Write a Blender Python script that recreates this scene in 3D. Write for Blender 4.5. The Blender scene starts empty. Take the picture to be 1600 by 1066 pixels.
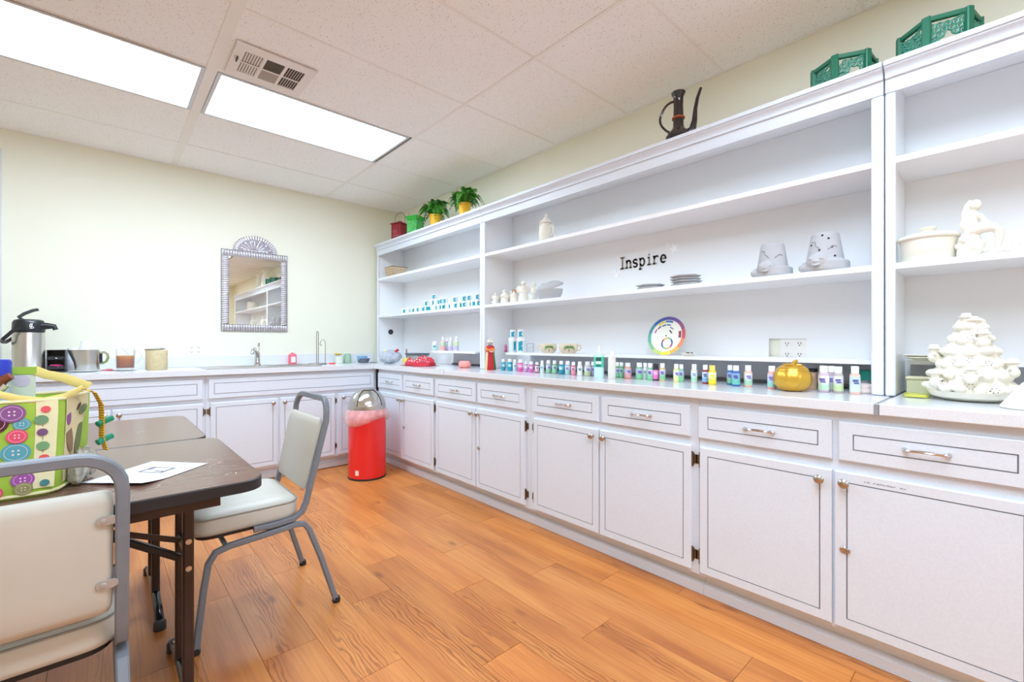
import bpy, bmesh, math, random
from mathutils import Vector, Matrix, Euler, noise
from mathutils.bvhtree import BVHTree
random.seed(7)
PI = math.pi
scene = bpy.context.scene
C = scene.collection

# ------------------------------------------------------------------ camera, light, exposure
FPX, YAW, CYPX, CAMH = 705.0, 0.737, 537.0, 1.11
cam_d = bpy.data.cameras.new('camera'); cam = bpy.data.objects.new('camera', cam_d); C.objects.link(cam)
cam.location = (0, 0, CAMH); cam.rotation_euler = (PI/2, 0, -YAW)
cam_d.sensor_width = 36.0; cam_d.lens = FPX*36.0/1600.0
cam_d.shift_y = (CYPX-533.0)/1600.0
cam_d.clip_start = 0.02; cam_d.clip_end = 60
scene.camera = cam
world = bpy.data.worlds.new('world'); scene.world = world; world.use_nodes = True
world.node_tree.nodes['Background'].inputs[0].default_value = (1, 1, 1, 1)
world.node_tree.nodes['Background'].inputs[1].default_value = 0.5
PANEL = 1.0; PANEL_RGB = (13.3, 16.6, 20.2)   # emission of the cool-white fluorescent diffusers
scene.cycles.diffuse_bounces = 8; scene.cycles.max_bounces = 14
scene.view_settings.view_transform = 'Standard'; scene.view_settings.look = 'None'
scene.view_settings.gamma = 1.0; scene.view_settings.use_curve_mapping = False
scene.view_settings.exposure = 0.0

# ------------------------------------------------------------------ measuring helpers (metres)
_s, _c = math.sin(YAW), math.cos(YAW)
def yx(px, X):                    # along-wall position on the plane X for an image column
    r = (px-800)/FPX; return X*(-r*_s+_c)/(r*_c+_s)
def fc(X, Y): return math.atan2(Y, X)   # turn that faces a thing's front (-x) to the middle of the room
def xy(px, Y):                    # the same on a plane parallel to the mirror wall
    r = (px-800)/FPX; return Y*(r*_c+_s)/(-r*_s+_c)

# ------------------------------------------------------------------ materials
def lin(v):
    v /= 255.0
    return v/12.92 if v <= 0.04045 else ((v+0.055)/1.055)**2.4
def rgb(c): return (lin(c[0]), lin(c[1]), lin(c[2]), 1.0)
MATS = {}
def new_mat(key):
    m = bpy.data.materials.new(key); m.use_nodes = True
    nt = m.node_tree; return m, nt, nt.nodes['Principled BSDF']
def M(key, col=None, rough=0.5, metal=0.0, spec=0.5, vary=0.0, scale=60.0, trans=0.0, ior=1.45, alpha=1.0, coat=0.0, bump=0.0, sub=0.0):
    if key in MATS: return MATS[key]
    m, nt, b = new_mat(key)
    b.inputs['Base Color'].default_value = rgb(col); b.inputs['Roughness'].default_value = rough
    b.inputs['Metallic'].default_value = metal; b.inputs['Specular IOR Level'].default_value = spec
    b.inputs['Transmission Weight'].default_value = trans; b.inputs['IOR'].default_value = ior
    b.inputs['Alpha'].default_value = alpha; b.inputs['Coat Weight'].default_value = coat
    N, L = nt.nodes, nt.links
    if vary > 0 or bump > 0:
        geo = N.new('ShaderNodeNewGeometry'); nz = N.new('ShaderNodeTexNoise')
        nz.inputs['Scale'].default_value = scale; nz.inputs['Detail'].default_value = 3
        L.new(geo.outputs['Position'], nz.inputs['Vector'])
        if vary > 0:
            mx = N.new('ShaderNodeMix'); mx.data_type = 'RGBA'
            mr = N.new('ShaderNodeMapRange'); mr.inputs[1].default_value = 0.35; mr.inputs[2].default_value = 0.65
            L.new(nz.outputs['Fac'], mr.inputs[0]); L.new(mr.outputs[0], mx.inputs[0])
            c = rgb(col); mx.inputs[6].default_value = c
            mx.inputs[7].default_value = (c[0]*(1-vary), c[1]*(1-vary), c[2]*(1-vary), 1)
            L.new(mx.outputs[2], b.inputs['Base Color'])
        if bump > 0:
            bp = N.new('ShaderNodeBump'); bp.inputs['Strength'].default_value = bump; bp.inputs['Distance'].default_value = 0.002
            L.new(nz.outputs['Fac'], bp.inputs['Height']); L.new(bp.outputs[0], b.inputs['Normal'])
    MATS[key] = m; return m
def emis(key, col, strength):
    if key in MATS: return MATS[key]
    m, nt, b = new_mat(key)
    b.inputs['Base Color'].default_value = rgb(col)
    b.inputs['Emission Color'].default_value = rgb(col); b.inputs['Emission Strength'].default_value = strength
    MATS[key] = m; return m
def wood_floor():
    m, nt, b = new_mat('pine_plank'); N, L = nt.nodes, nt.links
    tc = N.new('ShaderNodeTexCoord'); oi = N.new('ShaderNodeObjectInfo')
    mul = N.new('ShaderNodeMath'); mul.operation = 'MULTIPLY'; mul.inputs[1].default_value = 37.0
    L.new(oi.outputs['Random'], mul.inputs[0])
    cx = N.new('ShaderNodeCombineXYZ'); L.new(mul.outputs[0], cx.inputs[0]); L.new(mul.outputs[0], cx.inputs[1])
    add = N.new('ShaderNodeVectorMath'); add.operation = 'ADD'
    L.new(tc.outputs['Object'], add.inputs[0]); L.new(cx.outputs[0], add.inputs[1])
    def mapped(sx, sy):
        mp = N.new('ShaderNodeMapping'); mp.inputs['Scale'].default_value = (sx, sy, 1)
        L.new(add.outputs[0], mp.inputs['Vector']); return mp.outputs[0]
    # broad tone along the board
    n1 = N.new('ShaderNodeTexNoise'); n1.inputs['Scale'].default_value = 1.0; n1.inputs['Detail'].default_value = 4
    L.new(mapped(9, 1.3), n1.inputs['Vector'])
    # fine fibres
    n2 = N.new('ShaderNodeTexNoise'); n2.inputs['Scale'].default_value = 1.0; n2.inputs['Detail'].default_value = 5
    L.new(mapped(90, 3.0), n2.inputs['Vector'])
    # cathedral rings
    w = N.new('ShaderNodeTexWave'); w.wave_type = 'BANDS'; w.bands_direction = 'X'
    w.inputs['Scale'].default_value = 8.5; w.inputs['Distortion'].default_value = 13.0
    w.inputs['Detail'].default_value = 2.0; w.inputs['Detail Scale'].default_value = 1.0
    L.new(mapped(2.6, 0.55), w.inputs['Vector'])
    # where rings show
    n3 = N.new('ShaderNodeTexNoise'); n3.inputs['Scale'].default_value = 1.0; n3.inputs['Detail'].default_value = 1
    L.new(mapped(7, 0.8), n3.inputs['Vector'])
    # knots
    vo = N.new('ShaderNodeTexVoronoi'); vo.inputs['Scale'].default_value = 1.0
    L.new(mapped(6.5, 2.6), vo.inputs['Vector'])
    r1 = N.new('ShaderNodeValToRGB'); e = r1.color_ramp.elements
    e[0].position = 0.28; e[0].color = rgb((176, 103, 50)); e[1].position = 0.68; e[1].color = rgb((216, 145, 78))
    e2 = r1.color_ramp.elements.new(0.47); e2.color = rgb((203, 128, 64))
    L.new(n1.outputs['Fac'], r1.inputs[0])
    def mapr(src, a, bb, c, d):
        q = N.new('ShaderNodeMapRange'); q.inputs[1].default_value = a; q.inputs[2].default_value = bb
        q.inputs[3].default_value = c; q.inputs[4].default_value = d; L.new(src, q.inputs[0]); return q.outputs[0]
    def mult(x, y):
        q = N.new('ShaderNodeMath'); q.operation = 'MULTIPLY'; L.new(x, q.inputs[0]); L.new(y, q.inputs[1]); return q.outputs[0]
    def dark(colsock, fac, col):
        q = N.new('ShaderNodeMix'); q.data_type = 'RGBA'; L.new(fac, q.inputs[0]); L.new(colsock, q.inputs[6])
        q.inputs[7].default_value = rgb(col); return q.outputs[2]
    col = dark(r1.outputs[0], mapr(n2.outputs['Fac'], 0.42, 0.72, 0.0, 0.45), (164, 92, 46))
    ring = mult(mapr(w.outputs['Fac'], 0.5, 0.92, 0.0, 0.6), mapr(n3.outputs['Fac'], 0.52, 0.64, 0.0, 1.0))
    col = dark(col, ring, (128, 66, 24))
    col = dark(col, mapr(vo.outputs['Distance'], 0.03, 0.14, 0.75, 0.0), (112, 58, 34))
    hsv = N.new('ShaderNodeHueSaturation'); L.new(col, hsv.inputs['Color'])
    L.new(mapr(oi.outputs['Random'], 0, 1, 0.9, 1.1), hsv.inputs['Value'])
    L.new(hsv.outputs[0], b.inputs['Base Color'])
    b.inputs['Roughness'].default_value = 0.34; b.inputs['Specular IOR Level'].default_value = 0.45
    bp = N.new('ShaderNodeBump'); bp.inputs['Strength'].default_value = 0.08; bp.inputs['Distance'].default_value = 0.001
    L.new(n2.outputs['Fac'], bp.inputs['Height']); L.new(bp.outputs[0], b.inputs['Normal'])
    return m
def ceiling_tile_mat():
    m, nt, b = new_mat('acoustic_tile'); N, L = nt.nodes, nt.links
    geo = N.new('ShaderNodeNewGeometry')
    v = N.new('ShaderNodeTexVoronoi'); v.inputs['Scale'].default_value = 105; L.new(geo.outputs['Position'], v.inputs['Vector'])
    n = N.new('ShaderNodeTexNoise'); n.inputs['Scale'].default_value = 120; n.inputs['Detail'].default_value = 2
    L.new(geo.outputs['Position'], n.inputs['Vector'])
    m1 = N.new('ShaderNodeMapRange'); m1.inputs[1].default_value = 0.16; m1.inputs[2].default_value = 0.30; m1.inputs[3].default_value = 1; m1.inputs[4].default_value = 0
    L.new(v.outputs['Distance'], m1.inputs[0])
    m2 = N.new('ShaderNodeMapRange'); m2.inputs[1].default_value = 0.5; m2.inputs[2].default_value = 0.58
    L.new(n.outputs['Fac'], m2.inputs[0])
    mu = N.new('ShaderNodeMath'); mu.operation = 'MULTIPLY'; L.new(m1.outputs[0], mu.inputs[0]); L.new(m2.outputs[0], mu.inputs[1])
    mx = N.new('ShaderNodeMix'); mx.data_type = 'RGBA'; L.new(mu.outputs[0], mx.inputs[0])
    mx.inputs[6].default_value = rgb((244, 244, 242)); mx.inputs[7].default_value = rgb((176, 162, 152))
    L.new(mx.outputs[2], b.inputs['Base Color']); b.inputs['Roughness'].default_value = 0.9
    return m
def laminate_wood(key, c1, c2, rough=0.3):
    m, nt, b = new_mat(key); N, L = nt.nodes, nt.links
    geo = N.new('ShaderNodeNewGeometry'); mp = N.new('ShaderNodeMapping'); mp.inputs['Scale'].default_value = (3.0, 110, 110)
    L.new(geo.outputs['Position'], mp.inputs['Vector'])
    n = N.new('ShaderNodeTexNoise'); n.inputs['Scale'].default_value = 1.0; n.inputs['Detail'].default_value = 5
    L.new(mp.outputs[0], n.inputs['Vector'])
    r = N.new('ShaderNodeValToRGB'); r.color_ramp.elements[0].position = 0.35; r.color_ramp.elements[1].position = 0.65
    r.color_ramp.elements[0].color = rgb(c1); r.color_ramp.elements[1].color = rgb(c2)
    L.new(n.outputs['Fac'], r.inputs[0]); L.new(r.outputs[0], b.inputs['Base Color'])
    b.inputs['Roughness'].default_value = rough; return m
def vgrad(key, stops, axis=2, lo=0.0, hi=0.1, rough=0.4):
    """printed paper label: colour bands by object height"""
    if key in MATS: return MATS[key]
    m, nt, b = new_mat(key); N, L = nt.nodes, nt.links
    tc = N.new('ShaderNodeTexCoord'); sp = N.new('ShaderNodeSeparateXYZ'); L.new(tc.outputs['Object'], sp.inputs[0])
    mr = N.new('ShaderNodeMapRange'); mr.inputs[1].default_value = lo; mr.inputs[2].default_value = hi
    L.new(sp.outputs[axis], mr.inputs[0])
    r = N.new('ShaderNodeValToRGB'); el = r.color_ramp.elements
    el[0].position = stops[0][0]; el[0].color = rgb(stops[0][1]); el[1].position = stops[-1][0]; el[1].color = rgb(stops[-1][1])
    for p, c in stops[1:-1]: q = el.new(p); q.color = rgb(c)
    L.new(mr.outputs[0], r.inputs[0]); L.new(r.outputs[0], b.inputs['Base Color'])
    b.inputs['Roughness'].default_value = rough; MATS[key] = m; return m

WHITE = M('painted_white', (230, 234, 241), 0.45)
CAB = M('cabinet_laminate', (223, 230, 239), 0.42, vary=0.045, scale=140)
COUNTER = M('counter_laminate', (228, 231, 235), 0.16, vary=0.06, scale=160)
GROOVE = M('groove_grey', (120, 120, 126), 0.6)
WALL = M('cream_wall', (237, 236, 218), 0.75, vary=0.012, scale=3)
SHELFW = M('shelf_melamine', (239, 241, 243), 0.4)
STEEL = M('brushed_steel', (200, 198, 194), 0.28, 1.0)
CHROME = M('chrome', (215, 215, 215), 0.12, 1.0)
NICKEL = M('satin_nickel', (190, 182, 172), 0.28, 1.0)
BRONZE = M('old_bronze', (122, 102, 80), 0.45, 0.7)
BLACKP = M('black_plastic', (38, 38, 42), 0.35)
GREYM = M('grey_powdercoat', (122, 128, 136), 0.38, vary=0.08, scale=25)
VINYL = M('taupe_vinyl', (198, 195, 183), 0.4, vary=0.02, scale=8)
FLOORM = wood_floor()
TILEM = ceiling_tile_mat()
TEE = M('tee_beige', (238, 235, 230), 0.6)
TABLETOP = laminate_wood('walnut_laminate', (112, 84, 72), (126, 96, 83), 0.22)
DARKBR = M('dark_brown_steel', (58, 40, 34), 0.35, vary=0.1, scale=30)
BLACKE = M('black_edge', (34, 32, 34), 0.4)
CERAM = M('bisque_white', (236, 232, 218), 0.5)
GREYC = M('grey_greenware', (186, 187, 190), 0.8, vary=0.03, scale=30)
GLASS = M('clear_glass', (255, 255, 255), 0.03, trans=1.0, ior=1.3)
CLEARP = M('clear_plastic', (240, 244, 248), 0.1, trans=0.85, ior=1.2)
BLACK = M('flat_black', (20, 20, 22), 0.7)
CAPW = M('cap_white', (246, 246, 246), 0.35)

# ------------------------------------------------------------------ mesh builder
class G:
    def __init__(s, mtx=None): s.bm = bmesh.new(); s.M = mtx
    def v(s, p):
        p = Vector(p)
        return s.bm.verts.new(s.M @ p if s.M else p)
    def face(s, vs):
        try: return s.bm.faces.new(vs)
        except ValueError: return None
    def box(s, x0, x1, y0, y1, z0, z1):
        V = [s.v((x, y, z)) for x in (x0, x1) for y in (y0, y1) for z in (z0, z1)]
        for f in ((0,1,3,2),(4,6,7,5),(0,4,5,1),(2,3,7,6),(0,2,6,4),(1,5,7,3)): s.face([V[i] for i in f])
        return s
    def ring(s, pts): return [s.v(p) for p in pts]
    def bridge(s, a, b, closed=True):
        n = len(a)
        for i in range(n if closed else n-1): s.face([a[i], a[(i+1) % n], b[(i+1) % n], b[i]])
    def lathe(s, prof, seg=20, c=(0,0,0), sx=1.0, sy=1.0, wob=None):
        rings = []
        for k, (r, z) in enumerate(prof):
            if r < 1e-6: rings.append([s.v((c[0], c[1], c[2]+z))]); continue
            pts = []
            for i in range(seg):
                a = 2*PI*i/seg; q = r*(wob(a, k, z) if wob else 1.0)
                pts.append((c[0]+q*math.cos(a)*sx, c[1]+q*math.sin(a)*sy, c[2]+z))
            rings.append(s.ring(pts))
        for a, b in zip(rings, rings[1:]):
            if len(a) == 1 and len(b) == 1: continue
            if len(a) == 1:
                for i in range(seg): s.face([a[0], b[i], b[(i+1) % seg]])
            elif len(b) == 1:
                for i in range(seg): s.face([a[i], b[0], a[(i+1) % seg]])
            else: s.bridge(a, b)
        if len(rings[0]) > 2 and prof[0] != prof[-1]: s.face(rings[0][::-1])
        if len(rings[-1]) > 2 and prof[0] != prof[-1]: s.face(rings[-1])
        return s
    def tube(s, pts, r, seg=8, closed=False, up=None, sq=None):
        pts = [Vector(p) for p in pts]; n = len(pts)
        rad = r if isinstance(r, (list, tuple)) else [r]*n
        rings = []; ref = None
        for i, p in enumerate(pts):
            a = pts[(i-1) % n] if (closed or i > 0) else p; b = pts[(i+1) % n] if (closed or i < n-1) else p
            t = (b-a).normalized()
            if ref is None:
                ref = Vector(up) if up else (Vector((0,0,1)) if abs(t.z) < 0.9 else Vector((1,0,0)))
            u = ref-t*ref.dot(t)
            if u.length < 1e-6: u = t.orthogonal()
            u.normalize(); w = t.cross(u); ref = u
            if sq:
                hw, hh = sq; bv = min(hw, hh)*0.35
                prof = [(hw-bv,-hh),(hw,-hh+bv),(hw,hh-bv),(hw-bv,hh),(-hw+bv,hh),(-hw,hh-bv),(-hw,-hh+bv),(-hw+bv,-hh)]
                rings.append(s.ring([p+w*x+u*y for x, y in prof]))
            else:
                rings.append(s.ring([p+u*(rad[i]*math.cos(2*PI*k/seg))+w*(rad[i]*math.sin(2*PI*k/seg)) for k in range(seg)]))
        for a, b in zip(rings, rings[1:]): s.bridge(a, b)
        if closed: s.bridge(rings[-1], rings[0])
        else: s.face(rings[0][::-1]); s.face(rings[-1])
        return s
    def cyl(s, p0, p1, r, seg=12): return s.tube([p0, p1], r if isinstance(r, (list, tuple)) else [r, r], seg)
    def ball(s, c, r, seg=12, rings=8):
        rx, ry, rz = r if isinstance(r, (list, tuple)) else (r, r, r)
        prof = [(math.sin(PI*k/rings), -math.cos(PI*k/rings)*rz) for k in range(rings+1)]
        prof[0] = (0, -rz); prof[-1] = (0, rz)
        return s.lathe(prof, seg, c, rx, ry)
    def prism(s, poly, z0, z1, mtx=None):
        f = (lambda p: mtx @ Vector(p)) if mtx else (lambda p: p)
        a = s.ring([f((x, y, z0)) for x, y in poly]); b = s.ring([f((x, y, z1)) for x, y in poly])
        s.face(a[::-1]); s.face(b); s.bridge(a, b); return s
    def quad(s, a, b, c, d): s.face([s.v(a), s.v(b), s.v(c), s.v(d)]); return s
    def jitter(s, amp, sc, seed=0.0):
        for v in s.bm.verts:
            n = noise.noise_vector(v.co*sc+Vector((seed, seed*1.7, -seed))); v.co += n*amp
        return s
    def mesh(s, name, smooth=True, ang=40):
        bmesh.ops.recalc_face_normals(s.bm, faces=s.bm.faces)
        me = bpy.data.meshes.new(name); s.bm.to_mesh(me); s.bm.free()
        if smooth:
            me.shade_smooth(); me.set_sharp_from_angle(angle=math.radians(ang))
        return me
    def obj(s, name, mat, parent=None, loc=None, rotz=0, smooth=True, ang=40, bevel=0, remesh=0, subs=0, rel=None, soften=0):
        if rel is not None:
            for v in s.bm.verts: v.co -= Vector(rel)
        o = bpy.data.objects.new(name, s.mesh(name, smooth, ang)); C.objects.link(o)
        if mat: o.data.materials.append(mat)
        if parent: o.parent = parent
        if loc is not None: o.location = loc
        if rotz: o.rotation_euler = (0, 0, rotz)
        if remesh:
            md = o.modifiers.new('remesh', 'REMESH'); md.mode = 'VOXEL'; md.voxel_size = remesh; md.use_smooth_shade = True
            if soften:
                sm = o.modifiers.new('smooth', 'SMOOTH'); sm.iterations = soften; sm.factor = 0.5
        if bevel:
            md = o.modifiers.new('bevel', 'BEVEL'); md.width = bevel; md.segments = 2; md.limit_method = 'ANGLE'; md.angle_limit = math.radians(50)
        if subs:
            md = o.modifiers.new('subsurf', 'SUBSURF'); md.levels = subs; md.render_levels = subs
        return o
def tag(o, label, cat, group=None):
    o['label'] = label; o['category'] = cat
    if group: o['group'] = group
    return o
def thing(name, label, cat, loc=(0,0,0), rotz=0, group=None):
    o = bpy.data.objects.new(name, None); C.objects.link(o); o.empty_display_size = 0.05
    o.location = loc; o.rotation_euler = (0, 0, rotz); return tag(o, label, cat, group)
def struct(o): o['kind'] = 'structure'; return o
def inst(name, mesh, parent=None, loc=(0,0,0), rotz=0):
    o = bpy.data.objects.new(name, mesh); C.objects.link(o); o.location = loc; o.rotation_euler = (0, 0, rotz)
    if parent: o.parent = parent
    return o
def arc(c, r, a0, a1, n, f):
    return [f(c[0]+r*math.cos(a0+(a1-a0)*i/n), c[1]+r*math.sin(a0+(a1-a0)*i/n)) for i in range(n+1)]
def rpoly(x0, x1, y0, y1, r, n=5):
    P = []
    for cx, cy, a in ((x1-r, y1-r, 0), (x0+r, y1-r, PI/2), (x0+r, y0+r, PI), (x1-r, y0+r, 1.5*PI)):
        P += [(cx+r*math.cos(a+PI/2*i/n), cy+r*math.sin(a+PI/2*i/n)) for i in range(n+1)]
    return P

# ------------------------------------------------------------------ room shell
XR, YB, ZC, XL, YF = 2.505, 4.64, 2.585, -2.2, -4.2
struct(G().box(XL-.1, XR+.1, YB, YB+.1, 0, ZC+.05).obj('wall_back', WALL, smooth=False))
struct(G().box(XR, XR+.1, YF, YB, 0, ZC+.05).obj('wall_right', WALL, smooth=False))
struct(G().box(XL-.1, XL, YF, YB, 0, ZC+.05).obj('wall_left', WALL, smooth=False))
struct(G().box(XL-.1, XR+.1, YF-.1, YF, 0, ZC+.05).obj('wall_front', WALL, smooth=False))
struct(G().box(-.60, -.512, YB-.022, YB, .92, 2.445).obj('trim_1', M('trim_grey', (214, 216, 218), .5), bevel=.004))
floor = struct(G().box(XL, XR, YF, YB, -.06, -.012).obj('floor', M('floor_gap', (92, 52, 26), .8), smooth=False))
PW, PL = .184, .93
joints = {0: 1.22, 1: 1.66, 2: 1.08, 3: 1.54, -1: 1.88-PL, -2: 1.44, -3: 1.75-PL, 4: 1.28}
pmeshes = {}
def plank_mesh(l):
    k = round(l, 2)
    if k not in pmeshes:
        g = G().box(.0006, PW-.0006, .0008, l-.0008, -.012, 0)
        me = g.mesh('plank', False); me.materials.append(FLOORM); pmeshes[k] = me
    return pmeshes[k]
for col in range(-17, 6):
    x = .967+PW*col
    if x+PW > 2.08 or x < XL: continue
    j = joints.get(col, 1.0+.31*((col*7) % 3)+.06*col)
    y = j-PL*math.ceil((j-YF)/PL); y = max(y, YF) if y >= YF else y
    ys = []
    while y < 4.16: ys.append(y); y += PL
    for y0 in ys:
        a, b2 = max(y0, YF), min(y0+PL, 4.2)
        if b2-a > .03: inst('plank', plank_mesh(b2-a), floor, (x, a, 0))
# ceiling: backing, tiles, tees
ceil = struct(G().box(XL, XR, YF, YB, ZC+.02, ZC+.08).obj('ceiling', M('plenum', (150, 145, 140), .9), smooth=False))
GX = [XL, -2.001, -.782, .437, 1.656, XR]; GY = [2.87+.6096*k for k in range(-11, 3)]; GY = [YF]+GY+[YB]
tmesh = {}
FIX = [(1, 2.87), (2, 2.87), (3, 2.87)]
fixture_cells = []
for i in range(len(GX)-1):
    for j in range(len(GY)-1):
        x0, x1, y0, y1 = GX[i], GX[i+1], GY[j], GY[j+1]
        row = round((y0-2.87)/.6096)
        if i in (2, 3) and row in (0, -5, -10): fixture_cells.append((x0, x1, y0, y1, i, row)); continue  # both rows behind the view are added panels, placed to light the near side
        w, l = x1-x0, y1-y0; k = (round(w, 3), round(l, 3))
        if k not in tmesh:
            me = G().box(.004, w-.004, .004, l-.004, 0, .016).mesh('ceiling_tile', False); me.materials.append(TILEM); tmesh[k] = me
        t = inst('ceiling_tile', tmesh[k], ceil, (x0, y0, ZC+.001+.0018*((i*5+j*3) % 4)/3))
        t.rotation_euler = (random.uniform(-.0012, .0012), random.uniform(-.0008, .0008), 0)
for i, x in enumerate(GX[1:-1]):
    hw = .026 if i == 2 else .0085
    G().box(x-hw, x+hw, YF, YB, ZC-.001, ZC+.006).obj('ceiling_tee', TEE, ceil, smooth=False)
for y in GY[1:-1]:
    for i in range(len(GX)-1):
        G().box(GX[i]+.0095, GX[i+1]-.0095, y-.0065, y+.0065, ZC-.0005, ZC+.0055).obj('ceiling_tee', TEE, ceil, smooth=False)
G().box(XL, XR, YB-.016, YB, ZC-.002, ZC+.004).obj('wall_angle', TEE, ceil, smooth=False)
G().box(XR-.016, XR, YF, YB-.016, ZC-.002, ZC+.004).obj('wall_angle', TEE, ceil, smooth=False)

# ------------------------------------------------------------------ fluorescent troffers and the air vent
LENS = emis('lit_diffuser', (255, 255, 255), PANEL)
LENS.node_tree.nodes['Principled BSDF'].inputs['Emission Color'].default_value = (*PANEL_RGB, 1)
FRM = M('troffer_frame', (206, 210, 214), .4)
nm = {(2, 0): 'lit fluorescent ceiling panel at the left edge of the picture', (3, 0): 'lit fluorescent ceiling panel beside the air vent'}
for x0, x1, y0, y1, i, row in fixture_cells:
    lab = nm.get((i, row), 'added unseen fluorescent ceiling panel overhead, %s row behind, %s side' % ({-5: 'first', -10: 'second'}.get(row), 'left' if i == 2 else 'right'))
    cx, cy = (x0+x1)/2, (y0+y1)/2
    t = thing('ceiling_light', lab, 'ceiling light', (cx, cy, ZC), 0, 'fluorescent ceiling panels')
    w, l = (x1-x0)/2-.028, (y1-y0)/2-.012
    g = G(); f = .02
    g.box(-w, w, -l, -l+f, -.004, .012); g.box(-w, w, l-f, l, -.004, .012)
    g.box(-w, -w+f, -l+f, l-f, -.004, .012); g.box(w-f, w, -l+f, l-f, -.004, .012)
    g.obj('light_frame', FRM, t, smooth=False)
    G().box(-w+f, w-f, -l+f, l-f, .004, .008).obj('diffuser', LENS, t, smooth=False)
    G().box(-w-.004, w+.004, -l-.004, l+.004, .013, .02).obj('housing', FRM, t, smooth=False)
    if (i, row) == (2, 0):
        g = G().box(-w, w-.1, -l-.004, -l-.001, -.012, -.004); g.obj('hinge_strip', CHROME, t, smooth=False)
vx0, vx1, vy0, vy1 = .485, .862, 2.51, 2.845
vent = thing('air_vent', 'white louvred air vent in the ceiling beside the light panel', 'air vent', ((vx0+vx1)/2, (vy0+vy1)/2, ZC-.001))
VW = M('vent_white', (232, 226, 222), .5); VD = M('vent_dark', (96, 88, 84), .8); VM = M('vent_mid', (176, 170, 160), .7)
hw, hl = (vx1-vx0)/2, (vy1-vy0)/2
G().box(-hw+.03, hw-.03, -hl+.05, hl-.05, -.003, -.001).obj('duct', VD, vent, smooth=False)
g = G()
g.box(-hw, -hw+.045, -hl, hl, -.010, -.003); g.box(hw-.045, hw, -hl, hl, -.010, -.003)
g.box(-hw+.045, hw-.045, -hl, -hl+.06, -.010, -.003); g.box(-hw+.045, hw-.045, hl-.06, hl, -.010, -.003)
g.obj('vent_frame', VW, vent, smooth=False)
cw = (2*hw-.09-.03)/3; xs = [-hw+.045+k*(cw+.015) for k in range(3)]
for k in range(2): G().box(xs[k]+cw, xs[k]+cw+.015, -hl+.06, hl-.06, -.010, -.003).obj('vent_bar', VW, vent, smooth=False)
G().box(-hw+.045, hw-.045, -.006, .006, -.011, -.0102).obj('vent_bar', VW, vent, smooth=False)
for k in range(3):
    for (a, b2) in ((-hl+.06, -.006), (.006, hl-.06)):
        if k == 1:
            n = 9
            for q in range(n):
                y = a+(b2-a)*(q+.5)/n
                mtl = VM
                o = G().box(xs[1], xs[1]+cw, -.0045, .0045, -.0006, .0006).obj('louver', mtl, vent, (0, y, -.007), smooth=False)
                o.rotation_euler = (.7 if a < 0 else -.35, 0, 0)
        else:
            n = 7
            for q in range(n+1):
                x = xs[k]+cw*q/n
                o = G().box(-.0042, .0042, a, b2, -.0006, .0006).obj('louver', VW, vent, (x, 0, -.007), smooth=False)
                o.rotation_euler = (0, .5 if k == 0 else -.9, 0)
G().box(-hw+.022, -hw+.027, -.04, .0, -.022, -.010).obj('lever', VD, vent, smooth=False)

# ------------------------------------------------------------------ base cabinets
def frameR(X): return Matrix(((0, 0, -1, X), (1, 0, 0, 0), (0, 1, 0, 0), (0, 0, 0, 1)))   # u->Y v->Z w->-X
def frameB(Y): return Matrix(((1, 0, 0, 0), (0, 0, -1, Y), (0, 1, 0, 0), (0, 0, 0, 1)))   # u->X v->Z w->-Y
def panel(name, F, u0, u1, v0, v1, parent, rel, ins, t=.018):
    g = G(F)
    def rg(i, w): return g.ring([(u0+i, v0+i, w), (u1-i, v0+i, w), (u1-i, v1-i, w), (u0+i, v1-i, w)])
    R = [rg(0, 0), rg(0, t-.003), rg(.003, t), rg(ins, t), rg(ins, t-.003), rg(ins+.0042, t-.003), rg(ins+.0042, t)]
    for a, b2 in zip(R, R[1:]): g.bridge(a, b2)
    g.face(R[0][::-1]); g.face(R[-1])
    o = g.obj(name, CAB, parent, smooth=False, rel=rel)
    g = G(F)
    a, b2, c, d = ins+.0004, ins+.0038, t-.0028, t-.0026
    g.box(u0+a, u1-a, v0+a, v0+b2, c, d); g.box(u0+a, u1-a, v1-b2, v1-a, c, d)
    g.box(u0+a, u0+b2, v0+b2, v1-b2, c, d); g.box(u1-b2, u1-a, v0+b2, v1-b2, c, d)
    g.obj('groove', GROOVE, o, smooth=False, rel=rel)
    return o
def knob(F, u, v, parent, rel, t=.018):
    g = G(F @ Matrix.Translation((u, v, t)))
    g.lathe([(.0001, 0), (.009, 0), (.007, .004), (.0055, .012), (.010, .017), (.0155, .020), (.0165, .024), (.013, .029), (.006, .0315), (0, .032)], 16)
    g.obj('knob', NICKEL, parent, rel=rel)
def lock(F, u, v, parent, rel, t=.018):
    g = G(F @ Matrix.Translation((u, v, t)))
    g.lathe([(.0001, 0), (.0125, 0), (.0125, .004), (.009, .0065), (.006, .006), (0, .006)], 14)
    g.box(-.018, -.011, -.005, .005, 0, .008)
    g.obj('cam_lock', NICKEL, parent, rel=rel)
def pull(F, u, v, parent, rel, t=.018):
    g = G(F @ Matrix.Translation((u, v, t)))
    pts = [(-.052, 0, .0005), (-.049, 0, .008), (-.040, 0, .017), (-.02, 0, .022), (0, 0, .0235), (.02, 0, .022), (.040, 0, .017), (.049, 0, .008), (.052, 0, .0005)]
    g.tube(pts, [.0075, .007, .0052, .0038, .0035, .0038, .0052, .007, .0075], 8, up=(0, 1, 0))
    g.tube([(-.03, .003, .021), (0, .0045, .0255), (.03, .003, .021)], .002, 6, up=(0, 1, 0))
    g.obj('drawer_pull', CHROME, parent, rel=rel)
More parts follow.
